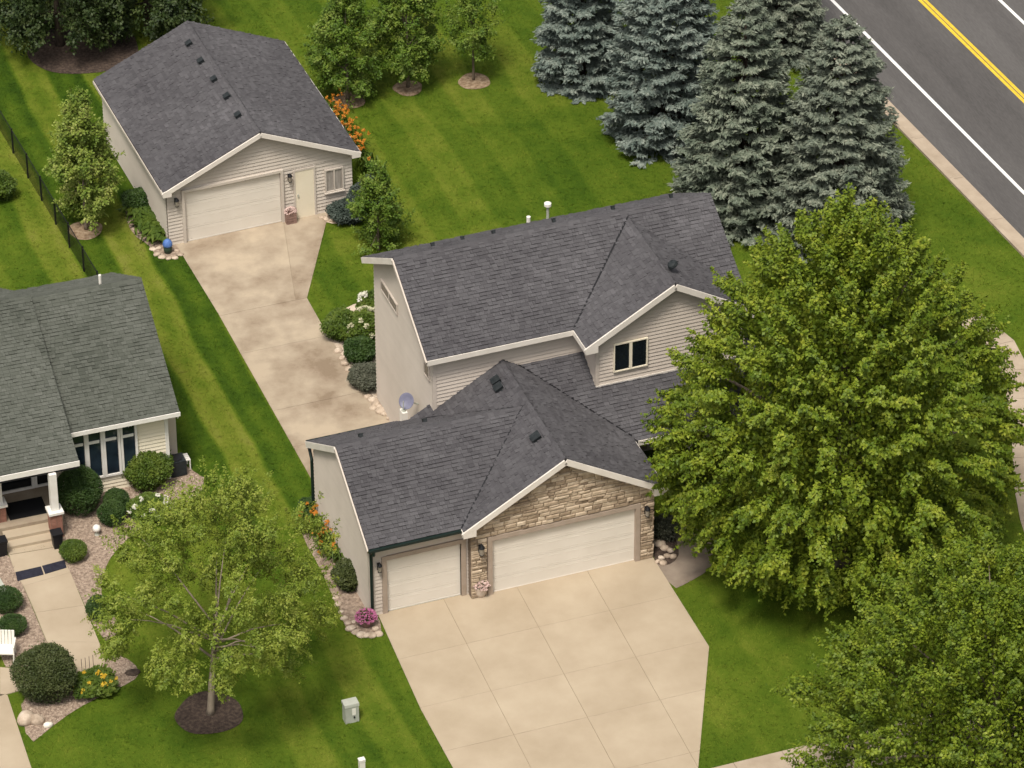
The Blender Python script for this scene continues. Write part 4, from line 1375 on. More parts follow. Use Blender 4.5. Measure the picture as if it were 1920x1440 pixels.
def spruce(label, base, H, R, mat, seed, lean=(0, 0), group='spruces in a row beside the road', skirt=0.15):
    g = np.random.default_rng(seed)
    base = np.array(base)
    root = thing('spruce_tree', tuple(base), label, 'tree', group)
    Cs, Ds, Ls, Ws = [], [], [], []
    bmb = MB()
    z = skirt
    k = 0
    while z < H - 0.12:
        f = z / H
        Rz = R * (1 - f) ** 0.56 * (1 if f > 0.06 else 0.9) + 0.10
        nb_ = max(5, int(2 * math.pi * Rz / 0.47))
        off = g.uniform(0, 6.28)
        for i in range(nb_):
            az = off + 2 * math.pi * i / nb_ + g.normal(0, 0.12)
            Rb = Rz * g.uniform(0.74, 1.12)
            zz = z + g.uniform(-0.16, 0.16)
            rise = g.uniform(-0.10, 0.10) + 0.55 * max(0, f - 0.55)
            dr = np.array([math.cos(az), math.sin(az), 0])
            sd_ = np.array([-math.sin(az), math.cos(az), 0])
            # bough: droops in the middle and lifts at its tip
            m = int(18 + 30 * min(1.0, Rb / 1.6))
            s = g.uniform(0.36, 1.02, m) ** 0.6
            zb_ = zz + Rb * (rise * s - 0.22 * s + 0.20 * s ** 3)
            ctr = base + dr * (Rb * s)[:, None] + np.array([0, 0, 1]) * zb_[:, None]
            wid = 0.30 * (1.15 - s) * Rb * 0.9 + 0.10
            sgn = g.choice([-1, 1], m)
            lat = g.uniform(0.0, 1.0, m)
            tw_dir = unit(dr * g.uniform(0.55, 1.0, (m, 1)) + sd_ * (sgn * g.uniform(0.2, 0.9, m))[:, None] + np.array([0, 0, 1]) * g.uniform(-0.12, 0.30, (m, 1)))
            ctr = ctr + sd_ * (sgn * lat * wid)[:, None] + np.array([0, 0, 1]) * (-0.10 * lat * wid + g.uniform(-0.03, 0.05, m))[:, None]
            q = 4
            u_ = g.uniform(-0.5, 0.5, (m, q))
            TL = g.uniform(0.18, 0.30, m)
            cc = ctr[:, None, :] + tw_dir[:, None, :] * (u_ * TL[:, None])[..., None] + g.normal(0, 0.022, (m, q, 3))
            dd = unit(tw_dir[:, None, :] + g.normal(0, 0.42, (m, q, 3)))
            Cs.append(cc.reshape(-1, 3))
            Ds.append(dd.reshape(-1, 3))
            if i % 2 == 0 and f < 0.8:
                p0 = base + np.array([0, 0, zz])
                bmb.tube([p0, p0 + dr * Rb * 0.5 + np.array([0, 0, Rb * (rise * .5 - .09)]), p0 + dr * Rb * 0.9 + np.array([0, 0, Rb * (rise - .06)])], [0.035, 0.022, 0.006], 4)
        z += 0.36 + 0.08 * (1 - f)
        k += 1
    # leader
    n = 60
    zt = g.uniform(H - 0.7, H + 0.15, n)
    Cs.append(base + np.column_stack([g.normal(0, 0.05, n), g.normal(0, 0.05, n), zt]))
    Ds.append(unit(np.column_stack([g.normal(0, 0.5, n), g.normal(0, 0.5, n), np.ones(n)])))
    C, D = np.concatenate(Cs), np.concatenate(Ds)
    C = C[C[:, 2] > 0.05] if False else C
    C[:, 2] = np.maximum(C[:, 2], 0.06)
    n = len(C)
    ax_ = C - base
    ax_[:, 2] = 0
    quads('crown', leaves(C, D, g.uniform(0.14, 0.23, n), g.uniform(0.052, 0.084, n), unit(ax_) * 0.45 + np.array([0, 0, 1.0]), 0.4), mat, root)
    MB().tube([base, base + np.array([0, 0, H * 0.5]), base + np.array([0, 0, H])], [0.20, 0.11, 0.015], 8).build('trunk', BARKD, root, True)
    bmb.build('boughs', BARKD, root)
    return root


def shrub(label, u, v, r, h, mat, n=2600, leaf=0.07, name='shrub', rough=0.08, seed=None, squash=1.0, flowers=None, group=None, shell=0.7, zc=None, stems=5, loc=None, cat='shrub', box=False):
    seed = seed if seed is not None else int(u * 7 + v)
    g = np.random.default_rng(seed)
    c = loc if loc is not None else G(u, v)
    root = thing(name, (c.x, c.y, 0), label, cat, group)
    n = int(n * 2.0)
    leaf = leaf * 0.92
    d = unit(g.normal(size=(n, 3)))
    d[:, 2] = np.abs(d[:, 2]) * np.where(g.random(n) < 0.22, -0.75, 1)
    d = unit(d)
    stray = g.random(n) < 0.03
    lump = 1 + rough * (np.sin(d[:, 0] * 5 + seed) + np.sin(d[:, 1] * 6 + seed * 2) + np.sin(d[:, 2] * 5 + 1)) + g.normal(0, rough * 0.6, n)
    rad = (shell + (1 - shell) * g.random(n) ** 0.5) * lump + stray * g.uniform(0.0, 0.14, n)
    z0 = h * 0.46
    C = np.column_stack([d[:, 0] * rad * r * squash, d[:, 1] * rad * r, z0 + d[:, 2] * rad * (h * 0.54)]) + np.array([c.x, c.y, 0])
    C[:, 2] = np.maximum(C[:, 2], 0.03)
    D = unit(d * 0.7 + g.normal(0, 0.6, (n, 3)) + np.array([0, 0, 0.25]))
    sz = g.uniform(0.7, 1.3, n)
    quads('foliage', leaves(C, D, leaf * sz, leaf * 0.62 * sz), mat, root)
    MB().blob((c.x, c.y, z0), (r * squash * shell * 0.98, r * shell * 0.98, h * 0.5 * shell), 3, 0.10, flat=0.03 - z0, seed=seed).build('inner_foliage', mat, root, True)
    sm = MB()
    for i in range(stems):
        a_ = 6.28 * i / stems
        sm.tube([(c.x, c.y, 0), (c.x + math.cos(a_) * r * 0.3, c.y + math.sin(a_) * r * 0.3, h * 0.35), (c.x + math.cos(a_) * r * 0.6, c.y + math.sin(a_) * r * 0.6, h * 0.62)], [0.03, 0.02, 0.008], 5)
    sm.build('stems', BARKD, root)
    if flowers:
        fm, cnt, fs, rng_ = flowers
        for i in range(cnt):
            for _ in range(30):
                v_ = unit(g.normal(size=3))
                if v_[2] > rng_[0] and v_[1] < rng_[1]: break
            p = np.array([c.x, c.y, z0]) + v_ * np.array([r * squash, r, h * 0.54]) * 1.04
            m = 26
            dd = unit(g.normal(size=(m, 3)))
            q = p + dd * fs * g.uniform(0.6, 1.0, (m, 1))
            quads('bloom', leaves(q, unit(dd + g.normal(0, 0.5, (m, 3))), np.full(m, fs * 0.9), np.full(m, fs * 0.7)), fm, root)
    return root


def strap_plant(label, u, v, r, h, mat, n=120, bloom=None, name='lily_clump', seed=None, group=None, cat='plant', loc=None, wide=0.035):
    """arching strap leaves with optional trumpet blooms on stalks"""
    seed = seed if seed is not None else int(u * 3 + v)
    g = np.random.default_rng(seed)
    c = loc if loc is not None else G(u, v)
    root = thing(name, (c.x, c.y, 0), label, cat, group)
    V = []
    for i in range(n):
        az = g.uniform(0, 6.28)
        b = np.array([c.x + g.normal(0, r * 0.35), c.y + g.normal(0, r * 0.35), 0.02])
        dr = np.array([math.cos(az), math.sin(az), 0])
        sd_ = np.array([-math.sin(az), math.cos(az), 0])
        L = g.uniform(0.6, 1.1)
        p = [b, b + dr * r * 0.35 * L + np.array([0, 0, h * 0.75 * L]), b + dr * r * 0.85 * L + np.array([0, 0, h * 0.55 * L])]
        w = wide * g.uniform(0.7, 1.3)
        V += [p[0] - sd_ * w * 0.5, p[0] + sd_ * w * 0.5, p[1] + sd_ * w, p[1] - sd_ * w, p[1] - sd_ * w, p[1] + sd_ * w, p[2] + sd_ * w * 0.25, p[2] - sd_ * w * 0.25]
    quads('foliage', np.array(V), mat, root)
    if bloom:
        fm, cnt, fs = bloom
        for i in range(cnt):
            p = np.array([c.x + g.normal(0, r * 0.5), c.y + g.normal(0, r * 0.5), h * g.uniform(0.85, 1.25)])
            m = 12
            dd = unit(g.normal(size=(m, 3)) + np.array([0, 0, 0.5]))
            quads('bloom', leaves(p + dd * fs * 0.5, dd, np.full(m, fs), np.full(m, fs * 0.5)), fm, root)
    return root


# --- big maple in front of the bay
broadleaf('maple_tree', 'huge bright green maple beside the front door hiding half the house', G(1568, 1052), 13.0,
          [(0.115, 2.9), (0.15, 3.9), (0.215, 4.95), (0.31, 5.35), (0.44, 5.05), (0.58, 4.35), (0.72, 3.4), (0.85, 2.2), (0.94, 1.1), (1.0, 0.3)],
          LF_MAPLE, BARK, 3200, 9, 62, leaf=(0.12, 0.085), shoot=1.0, cl_r=0.11, up=0.34, droop=0.8, trunk_r=0.32, limbs=14, fork=0.12, inner=0.08, seed=5, jag=0.08,
          spread=0.085, fill=52000, mind=0.68, fan=0.23)
# --- street tree, lower right corner
broadleaf('street_tree', 'dark green leafy tree filling the lower right corner by the street', G(1850, 1600), 9.8,
          [(0.16, 2.4), (0.26, 4.2), (0.40, 5.2), (0.56, 5.2), (0.70, 4.5), (0.84, 3.2), (0.95, 1.6), (1.0, 0.4)],
          LF_NEAR, BARK, 1500, 12, 62, leaf=(0.105, 0.075), shoot=0.9, cl_r=0.2, up=0.55, droop=0.1, trunk_r=0.26, limbs=16, fork=0.2, inner=0.14, seed=12, jag=0.13, spread=0.1, fill=36000, mind=0.86, fan=0.26)
# --- airy locust on the neighbour's lawn
broadleaf('locust_tree', 'airy yellow green tree with bare trunk in a mulch ring on the front lawn', G(395, 1338), 7.9,
          [(0.38, 2.7), (0.46, 3.2), (0.54, 3.3), (0.68, 2.8), (0.82, 2.0), (0.94, 1.0), (1.0, 0.3)],
          LF_LOC, BARKL, 600, 15, 52, leaf=(0.085, 0.05), shoot=0.55, cl_r=0.22, up=0.1, droop=0.6, trunk_r=0.105, limbs=14, fork=0.16, inner=0.16, seed=23, jag=0.17, spread=0.10, mind=0.74, fan=0.40,
          lean=(0.9, 0.2))
# --- lawn trees behind the garage
broadleaf('lawn_tree', 'bushy dark green tree nearest the detached garage, full to the ground', G(652, 186), 5.2,
          [(0.12, 0.6), (0.25, 0.98), (0.45, 0.98), (0.65, 0.75), (0.85, 0.4), (1.0, 0.1)], LF_YOUNG, BARK, 110, 8, 34, leaf=(0.09, 0.06), shoot=0.42, cl_r=0.13, up=0.6,
          trunk_r=0.07, limbs=10, seed=31, jag=0.1, spread=0.1, group='young trees on the back lawn')
broadleaf('lawn_tree', 'middle of the three young lawn trees, thin trunk above a pale mulch ring', G(765, 163), 5.4,
          [(0.2, 0.5), (0.32, 0.95), (0.5, 0.95), (0.7, 0.7), (0.88, 0.36), (1.0, 0.1)], LF_YOUNG, BARK, 100, 8, 34, leaf=(0.09, 0.06), shoot=0.42, cl_r=0.13, up=0.55,
          trunk_r=0.06, limbs=10, seed=37, jag=0.1, spread=0.1, group='young trees on the back lawn')
broadleaf('lawn_tree', 'slim young lawn tree farthest from the garage with round tan mulch ring', G(888, 150), 4.9,
          [(0.26, 0.3), (0.4, 0.6), (0.58, 0.65), (0.78, 0.45), (1.0, 0.15)], LF_YOUNG, BARK, 40, 10, 30, leaf=(0.085, 0.055), shoot=0.36, cl_r=0.17, up=0.55,
          trunk_r=0.045, limbs=8, seed=41, jag=0.1, spread=0.1, group='young trees on the back lawn')
broadleaf('young_maple', 'light yellow green young maple left of the detached garage', G(162, 430), 5.4,
          [(0.14, 0.35), (0.24, 0.85), (0.42, 0.9), (0.62, 0.68), (0.82, 0.38), (1.0, 0.08)], LF_LIGHT, BARK, 90, 8, 34, leaf=(0.10, 0.07), shoot=0.5, cl_r=0.12, up=1.0,
          trunk_r=0.06, limbs=10, seed=47, jag=0.1, spread=0.1)
broadleaf('birch_clump', 'small dark leafy tree between the driveway lawn and the detached garage', G(710, 468), 3.1,
          [(0.05, 0.45), (0.2, 0.65), (0.45, 0.62), (0.7, 0.4), (1.0, 0.12)], LF_YOUNG, BARK, 46, 10, 32, leaf=(0.09, 0.06), shoot=0.42, cl_r=0.15, up=0.7, trunk_r=0.05, limbs=8, seed=53,
          jag=0.3, spread=0.09)
broadleaf('shade_tree', 'dark tree over the mulch bed in the far left corner', G(112, 84), 6.0,
          [(0.15, 1.3), (0.28, 2.1), (0.5, 2.35), (0.7, 1.9), (0.9, 1.0), (1.0, 0.3)], LF_DARK, BARKD, 90, 13, 32, leaf=(0.12, 0.085), shoot=0.5, cl_r=0.3, up=0.4, trunk_r=0.14, limbs=12, seed=59, jag=0.12)
broadleaf('shade_tree', 'dark tree right behind the ridge of the detached garage roof', G(278, 62), 5.4,
          [(0.15, 1.3), (0.28, 2.0), (0.5, 2.2), (0.7, 1.8), (0.9, 1.0), (1.0, 0.3)], LF_DARK, BARKD, 90, 13, 32, leaf=(0.12, 0.085), shoot=0.5, cl_r=0.3, up=0.4, trunk_r=0.14, limbs=12, seed=61, jag=0.12)

# --- blue spruces along the road
spruce('grey blue spruce nearest the young lawn trees, leftmost of the row', G(1088, 150), 11.5, 1.7, SPR_BLUE, 71)
spruce('tall silvery blue spruce second from the left of the row', G(1246, 258), 13.0, 2.2, SPR_BLUE, 73)
spruce('olive grey spruce directly behind the right end of the house roof', G(1388, 398), 8.9, 2.45, SPR_OLV, 79)
spruce('green grey spruce standing closest to the road kerb', G(1566, 430), 8.7, 2.75, SPR_GREY, 83)
spruce('far grey spruce at the top edge between the others and the road', G(1462, 95), 9.5, 1.7, SPR_GREY, 89)

# --- neighbour's shrubs
shrub('large clipped dark green globe shrub beside the porch column', 150, 955, 0.80, 1.65, LF_BOX, n=5200, leaf=0.06, rough=0.02)
shrub('bright leafy shrub below the rightmost front window', 276, 905, 0.84, 1.35, LF_BOXL, n=4200, leaf=0.09, rough=0.05)
shrub('small rounded shrub against the cream wall, rear one of two', 219, 958, 0.44, 0.85, LF_BOX, n=2400, leaf=0.05, rough=0.03)
shrub('small rounded shrub in front of its twin by the cream wall', 211, 980, 0.46, 0.85, LF_BOX, n=2400, leaf=0.05, rough=0.03)
shrub('small bright green ball shrub beside the walk mat strip', 138, 1048, 0.44, 0.72, LF_BOXL, n=2200, leaf=0.05, rough=0.03)
shrub('small dark ball shrub halfway along the neighbour walk', 187, 1156, 0.44, 0.75, LF_BOX, n=2200, leaf=0.05, rough=0.03)
shrub('dark shrub behind the white garden chair', 14, 1142, 0.5, 0.8, LF_BOX, n=2200, leaf=0.05, rough=0.04)
shrub('low dark shrub just right of the white garden chair', 24, 1186, 0.45, 0.65, LF_BOX, n=2000, leaf=0.05, rough=0.04)
shrub('big bristly olive green shrub at the foot of the walk', 88, 1300, 0.98, 1.7, LF_OLIVE, n=6500, leaf=0.07, rough=0.04)
shrub('white flowering hydrangea at the edge of the gravel bed', 280, 968, 0.66, 0.75, LF_BOXL, n=1800, leaf=0.11, rough=0.06, flowers=(F_WHITE, 17, 0.085, (0.05, 0.35)), name='hydrangea')
shrub('yellow lily clump in the corner bed behind the olive shrub', 178, 1292, 0.68, 0.55, LF_BOXL, n=900, leaf=0.15, rough=0.1, flowers=(F_YELLOW, 20, 0.06, (-0.1, 0.6)), name='lily_clump', cat='plant')
# --- beside the two-storey wall
shrub('bright green shrub at the driveway bend beside the tall wall', 645, 632, 0.70, 1.05, LF_BOXL, n=3200, leaf=0.09, rough=0.07)
shrub('cream flowering hydrangea against the tall side wall', 688, 640, 0.62, 1.25, LF_BOXL, n=2400, leaf=0.11, rough=0.06, flowers=(F_CREAM, 14, 0.09, (0.1, 1.0)), name='hydrangea')
shrub('white flowering hydrangea at the rear corner of the tall wall', 700, 592, 0.5, 1.0, LF_BOXL, n=1500, leaf=0.11, rough=0.06, flowers=(F_WHITE, 8, 0.10, (0.3, 1.0)), name='hydrangea')
shrub('mid green shrub between hydrangea and grey shrub by the tall wall', 676, 676, 0.55, 0.9, LF_BOX, n=2200, leaf=0.09, rough=0.07)
shrub('dull grey green spreading shrub by the tall wall', 690, 722, 0.66, 0.75, LF_GREY, n=2800, leaf=0.08, rough=0.07)
# --- garage bed left of the wing
for i, (u, v, w) in enumerate(((592, 998, 'upper'), (616, 1024, 'middle'), (628, 1048, 'lower'))):
    strap_plant('orange lily clump along the garage side wall, %s of three' % w, u, v, 0.55, 0.75, LF_BOXL, 90, (F_ORANGE, 16, 0.085), group='orange lilies beside the attached garage')
shrub('round fine-leaved green shrub near the garage downspout', 655, 1098, 0.55, 0.95, LF_OLIVE, n=3000, leaf=0.09, rough=0.05)
shrub('leafy shrub at the rear corner of the attached garage', 584, 968, 0.42, 0.7, LF_BOX, n=1500, leaf=0.09, rough=0.07)
# --- detached garage beds
for i, (u, v, w) in enumerate(((262, 404, 'rear'), (276, 430, 'middle'), (300, 446, 'front'))):
    strap_plant('broad-leaved hosta left of the detached garage, %s of three' % w, u, v, 0.55, 0.5, LF_BOXL, 120, None, name='hosta', group='hostas beside the detached garage', wide=0.07)
shrub('dark shrub behind the hostas at the detached garage wall', 258, 392, 0.5, 0.8, LF_BOX, n=1800, leaf=0.09, rough=0.08)
for i, (w, yy) in enumerate((('farthest', (620, 195)), ('fourth', (636, 216)), ('third', (650, 238)), ('second', (664, 258)), ('nearest', (684, 284)))):
    q = G(*yy, 0.8)
    q.z = 0
    strap_plant('orange daylilies along the right garage wall, %s from the front corner' % w, 0, 0, 0.5, 0.95, LF_BOXL, 70, (F_ORANGE, 15, 0.10), seed=100 + i, loc=q, group='orange daylilies behind the detached garage')
shrub('blue green juniper at the right front corner of the detached garage', 652, 412, 0.62, 0.8, LF_BLUE, n=2600, leaf=0.10, rough=0.08)
shrub('pale blue green shrub below the daylilies right of the detached garage', 690, 392, 0.6, 1.3, LF_BLUE, n=1900, leaf=0.10, rough=0.1)
shrub('small bush at the left picture edge beyond the chain-link fence', -4, 372, 0.62, 1.1, LF_BOXL, n=1700, leaf=0.10, rough=0.1)
shrub('brown leafed plant beside the right stone pier of the garage', 1246, 1010, 0.4, 0.95, LF_GREY, n=900, leaf=0.09, rough=0.12)

# ================================================================== ROCKS
for i, (u, v, s) in enumerate(sorted(((634, 660, .16), (641, 672, .14), (647, 684, .17), (655, 694, .15), (663, 700, .13), (668, 706, .18), (690, 745, .15), (698, 752, .18), (706, 760, .2), (700, 766, .14),
                               (712, 766, .17), (716, 774, .19), (724, 778, .16), (722, 770, .14), (732, 786, .15), (708, 752, .16)), key=lambda k: k[1])):
    c = G(u, v)
    tag(MB().blob((c.x, c.y, s * 0.3), (s, s * 0.8, s * 0.6), 2, 0.2, seed=i).build('landscape_rock', ROCK, None, True), ORD[i] + ' rock from the far end of the pale edging by the tall side wall', 'rock', 'rocks edging the bed by the tall wall')
for i, (u, v, s) in enumerate(sorted(((646, 1160, .13), (652, 1170, .14), (658, 1180, .15), (667, 1187, .15), (677, 1192, .16), (688, 1194, .15), (699, 1193, .15), (709, 1190, .14), (662, 1168, .12), (704, 1180, .12),
                               (640, 1148, .12), (634, 1134, .12), (629, 1122, .11)), key=lambda k: k[1])):
    c = G(u, v)
    tag(MB().blob((c.x, c.y, s * 0.25), (s, s * 0.85, s * 0.5), 2, 0.2, seed=40 + i).build('landscape_rock', ROCK, None, True), ORD[i] + ' tan edging rock from the far end of the garage corner bed', 'rock', 'rocks edging the garage corner bed')
for i, (u, v, s) in enumerate(sorted(((286, 468, .12), (294, 478, .13), (304, 483, .13), (316, 486, .13), (328, 484, .12), (338, 478, .12), (298, 466, .1), (332, 470, .1)), key=lambda k: k[1])):
    c = G(u, v)
    tag(MB().blob((c.x, c.y, s * 0.2), (s, s * 0.85, s * 0.42), 2, 0.2, seed=80 + i).build('landscape_rock', ROCK, None, True), ORD[i] + ' pale rock round the blue-topped tub, counted from the back', 'rock', 'rocks round the blue topped tub')
for i, (u, v, s) in enumerate(sorted(((604, 409, .13), (613, 412, .16), (622, 415, .17), (616, 405, .12)), key=lambda k: k[1])):
    c = G(u, v)
    tag(MB().blob((c.x, c.y, s * 0.25), (s, s * 0.85, s * 0.5), 2, 0.2, seed=120 + i).build('landscape_rock', ROCK, None, True), ORD[i] + ' pale rock below the detached garage window, counted from the wall', 'rock', 'rocks below the detached garage window')
for i, (u, v, s) in enumerate(sorted(((1236, 1022, .2), (1246, 1030, .16), (1252, 1044, .14), (1240, 1048, .13), (1262, 1046, .12), (1232, 1054, .13), (1256, 1034, .12), (1244, 1058, .12)), key=lambda k: k[1])):
    c = G(u, v)
    tag(MB().blob((c.x, c.y, s * 0.35), (s, s * 0.85, s * 0.7), 2, 0.2, seed=140 + i).build('landscape_rock', ROCK, None, True), ORD[i] + ' tan rock beside the right stone pier, counted from the back', 'rock', 'rocks beside the right stone pier')
c = G(50, 1352)
tag(MB().blob((c.x, c.y, 0.16), (0.3, 0.24, 0.24), 2, 0.2, seed=9).build('boulder', ROCK, None, True), 'large pale boulder below the bristly shrub, left of the pair', 'boulder')
c = G(70, 1353)
tag(MB().blob((c.x, c.y, 0.12), (0.26, 0.2, 0.2), 2, 0.2, seed=10).build('boulder', ROCK, None, True), 'smaller tan boulder touching the larger one, right of the pair', 'boulder')
c = G(91, 1363)
tag(MB().blob((c.x, c.y, 0.06), (0.14, 0.10, 0.10), 2, 0.2, seed=13).build('boulder', ROCKW, None, True), 'small white rock at the lawn edge near the boulders', 'rock')
c = G(250, 1262)
tag(MB().blob((c.x, c.y, 0.03), (0.24, 0.18, 0.05), 2, 0.15, seed=14).build('drain_cover', MULCH, None, True), 'dark brown oval drain cover at the tip of the corner bed', 'drain cover')

# ================================================================== SMALL THINGS
# chain-link fence
fpx = [(23.8, 288), (48, 335), (73, 378), (100, 422), (127, 465), (155, 510), (183, 556)]
FX = lambda y: -3.42 + (30.76 - y) * 0.034
fn = thing('chain_link_fence', (FX(26), 26, 0), 'black chain-link fence between the left lawn and garage yard', 'fence')
ys = [36.2, 34.5, 32.6, 30.76, 28.93, 27.27, 25.58, 23.95, 22.28, 20.6, 19.0]
FH = 1.0
for y in ys:
    MB().tube([(FX(y), y, 0), (FX(y), y, FH + 0.06)], 0.034, 8).build('post', BLACKM, fn)
for i in range(len(ys) - 1):
    MB().tube([(FX(ys[i]), ys[i], FH), (FX(ys[i + 1]), ys[i + 1], FH)], 0.018, 6).build('top_rail', BLACKM, fn)
    V = []
    y0, y1 = ys[i + 1], ys[i]
    stp = 0.058
    k = y0 - FH
    w = 0.007
    while k < y1:
        for sgn in (1, -1):
            pa, pb = (k, 0.02), (k + FH, FH - 0.02)
            ya, za_, yb_, zb_ = pa[0], pa[1], pb[0], pb[1]
            if sgn < 0:
                ya, yb_ = yb_, ya
            seg = [(ya, za_), (yb_, zb_)]
            lo_, hi_ = y0, y1
            (a0, b0_), (a1_, b1_) = seg if seg[0][0] < seg[1][0] else seg[::-1]
            t0_ = max(0, (lo_ - a0) / (a1_ - a0))
            t1_ = min(1, (hi_ - a0) / (a1_ - a0))
            if t1_ - t0_ < 0.02:
                continue
            q0 = (a0 + (a1_ - a0) * t0_, b0_ + (b1_ - b0_) * t0_)
            q1 = (a0 + (a1_ - a0) * t1_, b0_ + (b1_ - b0_) * t1_)
            V += [(FX(q0[0]) , q0[0], q0[1] - w), (FX(q1[0]), q1[0], q1[1] - w), (FX(q1[0]), q1[0], q1[1] + w), (FX(q0[0]), q0[0], q0[1] + w)]
        k += stp
    m_ = quads('wire_mesh', np.array(V), BLACKM, fn)
    m_['kind'] = 'stuff'

# utility pedestal and marker on the lawn
c = G(658, 1350)
ub = thing('utility_box', (c.x, c.y, 0), 'pale grey green utility pedestal box on the front lawn', 'utility box')
MB().box(c.x - 0.22, c.x + 0.22, c.y - 0.15, c.y + 0.15, 0, 0.62).build('body', UTIL, ub)
MB().prism([(c.x - 0.235, c.y - 0.165, 0.622), (c.x + 0.235, c.y - 0.165, 0.622), (c.x + 0.235, c.y + 0.165, 0.622), (c.x - 0.235, c.y + 0.165, 0.622)], (0, 0.015, 0.10)).build('lid', UTIL, ub)
MB().box(c.x + 0.0, c.x + 0.12, c.y - 0.156, c.y - 0.151, 0.30, 0.56).build('label_plate', PLASTW, ub)
MB().box(c.x + 0.04, c.x + 0.09, c.y - 0.175, c.y - 0.157, 0.18, 0.25).build('lock', BLACKM, ub)
c = G(679, 1456)
um = thing('utility_marker', (c.x, c.y, 0), 'small white capped marker post at the bottom picture edge', 'marker post')
MB().box(c.x - 0.09, c.x + 0.09, c.y - 0.07, c.y + 0.07, 0, 0.62).build('post', PLASTW, um)
MB().box(c.x - 0.10, c.x + 0.10, c.y - 0.08, c.y + 0.08, 0.622, 0.70).build('cap', WHITE, um)

# blue-topped tub beside the detached garage
c = G(315, 474)
tb = thing('tub', (c.x, c.y, 0), 'dark green tub with rounded blue cover at the detached garage corner', 'tub')
MB().lathe([(0.13, 0.02), (0.15, 0.15), (0.155, 0.32)], c, 16).build('barrel', DGREEN, tb, True)
MB().lathe([(0.165, 0.30), (0.18, 0.36), (0.15, 0.48), (0.07, 0.56), (0.01, 0.58)], c, 16).build('cover', BLUE, tb, True)


def potted(name, label, c, r, h, potm, fm, n, fs, leafm=LF_BOXL):
    t_ = thing(name, (c.x, c.y, 0), label, 'flower pot')
    MB().lathe([(r * 0.62, 0.0), (r * 0.8, h * 0.4), (r, h * 0.92), (r * 1.06, h), (r * 0.9, h), (r * 0.88, h * 0.9)], c, 18).build('pot', potm, t_, True)
    g = np.random.default_rng(int(c.x * 100) % 999 + 5)
    m = 260
    d = unit(g.normal(size=(m, 3)))
    d[:, 2] = np.abs(d[:, 2])
    C = np.array(c) + np.array([0, 0, h]) + d * r * 1.15 * g.uniform(0.4, 1, (m, 1))
    quads('foliage', leaves(C, d, np.full(m, 0.09), np.full(m, 0.05)), leafm, t_)
    m = n
    d = unit(g.normal(size=(m, 3)))
    d[:, 2] = np.abs(d[:, 2]) * 0.9
    C = np.array(c) + np.array([0, 0, h]) + d * r * 1.25 * g.uniform(0.85, 1.05, (m, 1))
    quads('blooms', leaves(C, unit(d + g.normal(0, .6, (m, 3))), np.full(m, fs), np.full(m, fs * 0.8)), fm, t_)
    return t_


TERRA = M('brown glazed pot', [(0.18, 0.11, 0.09), (0.28, 0.18, 0.15)], rough=0.5, scale=6)
PALE = M('pale stone pot', [(0.55, 0.46, 0.38), (0.68, 0.58, 0.50)], rough=0.6, scale=6)
potted('flower_pot', 'bright pink flower pot at the front left garage corner', G(687, 1172), 0.27, 0.28, TERRA, F_PINK, 260, 0.085)
potted('flower_pot', 'pale pink flowers in urn at the left stone pier', G(901, 1117), 0.24, 0.42, PALE, F_PALEP, 240, 0.09)
# planter on a small bench by the side door
x, z = on_front(542, 411)
q = T_D(x, -0.2, 0)
pb = thing('planter_stand', (q.x, q.y, 0), 'small wooden planter box beside the side door of the detached garage', 'planter')
for i in range(4):
    MB().box(q.x - 0.19, q.x + 0.19, q.y - 0.12, q.y + 0.12, 0.02 + i * 0.11, 0.115 + i * 0.11).build('plank', TERRA, pb)
g = np.random.default_rng(3)
d = unit(g.normal(size=(200, 3))); d[:, 2] = np.abs(d[:, 2])
quads('flowers', leaves(np.array([q.x, q.y, 0.46]) + d * np.array([0.22, 0.14, 0.2]), d, np.full(200, 0.08), np.full(200, 0.06)), F_PALEP, pb)

# black planter boxes before the plinths, glass globe, garden chair, air conditioner
def tall_planter(label, u, v):
    c = G(u, v)
    t_ = thing('tall_planter', (c.x, c.y, 0), label, 'planter')
    w0, w1, h = 0.13, 0.17, 0.62
    mb = MB()
    vs = [(c.x + s * w0, c.y + t * w0, 0) for s, t in ((-1, -1), (1, -1), (1, 1), (-1, 1))] + [(c.x + s * w1, c.y + t * w1, h) for s, t in ((-1, -1), (1, -1), (1, 1), (-1, 1))]
    mb.add(vs, [(0, 3, 2, 1), (0, 1, 5, 4), (1, 2, 6, 5), (2, 3, 7, 6), (3, 0, 4, 7), (4, 5, 6, 7)]).build('box', BLACKM, t_)
    MB().box(c.x - 0.185, c.x + 0.185, c.y - 0.185, c.y + 0.185, h - 0.05, h + 0.01).build('rim', BLACKM, t_)


tall_planter('tall black planter in front of the right brick plinth', 108, 1026)
tall_planter('tall black planter in front of the left brick plinth at the picture edge', 4, 1040)
c = G(182, 1003)
gb = thing('garden_globe', (c.x, c.y, 0), 'small shiny white globe ornament in the gravel bed', 'ornament')
MB().lathe([(0.09, 0), (0.07, 0.05), (0.05, 0.12), (0.07, 0.16)], c, 14).build('stand', UTIL, gb)
MB().blob((c.x, c.y, 0.27), (0.135, 0.135, 0.135), 3, 0.0).build('globe', WHITE, gb, True)

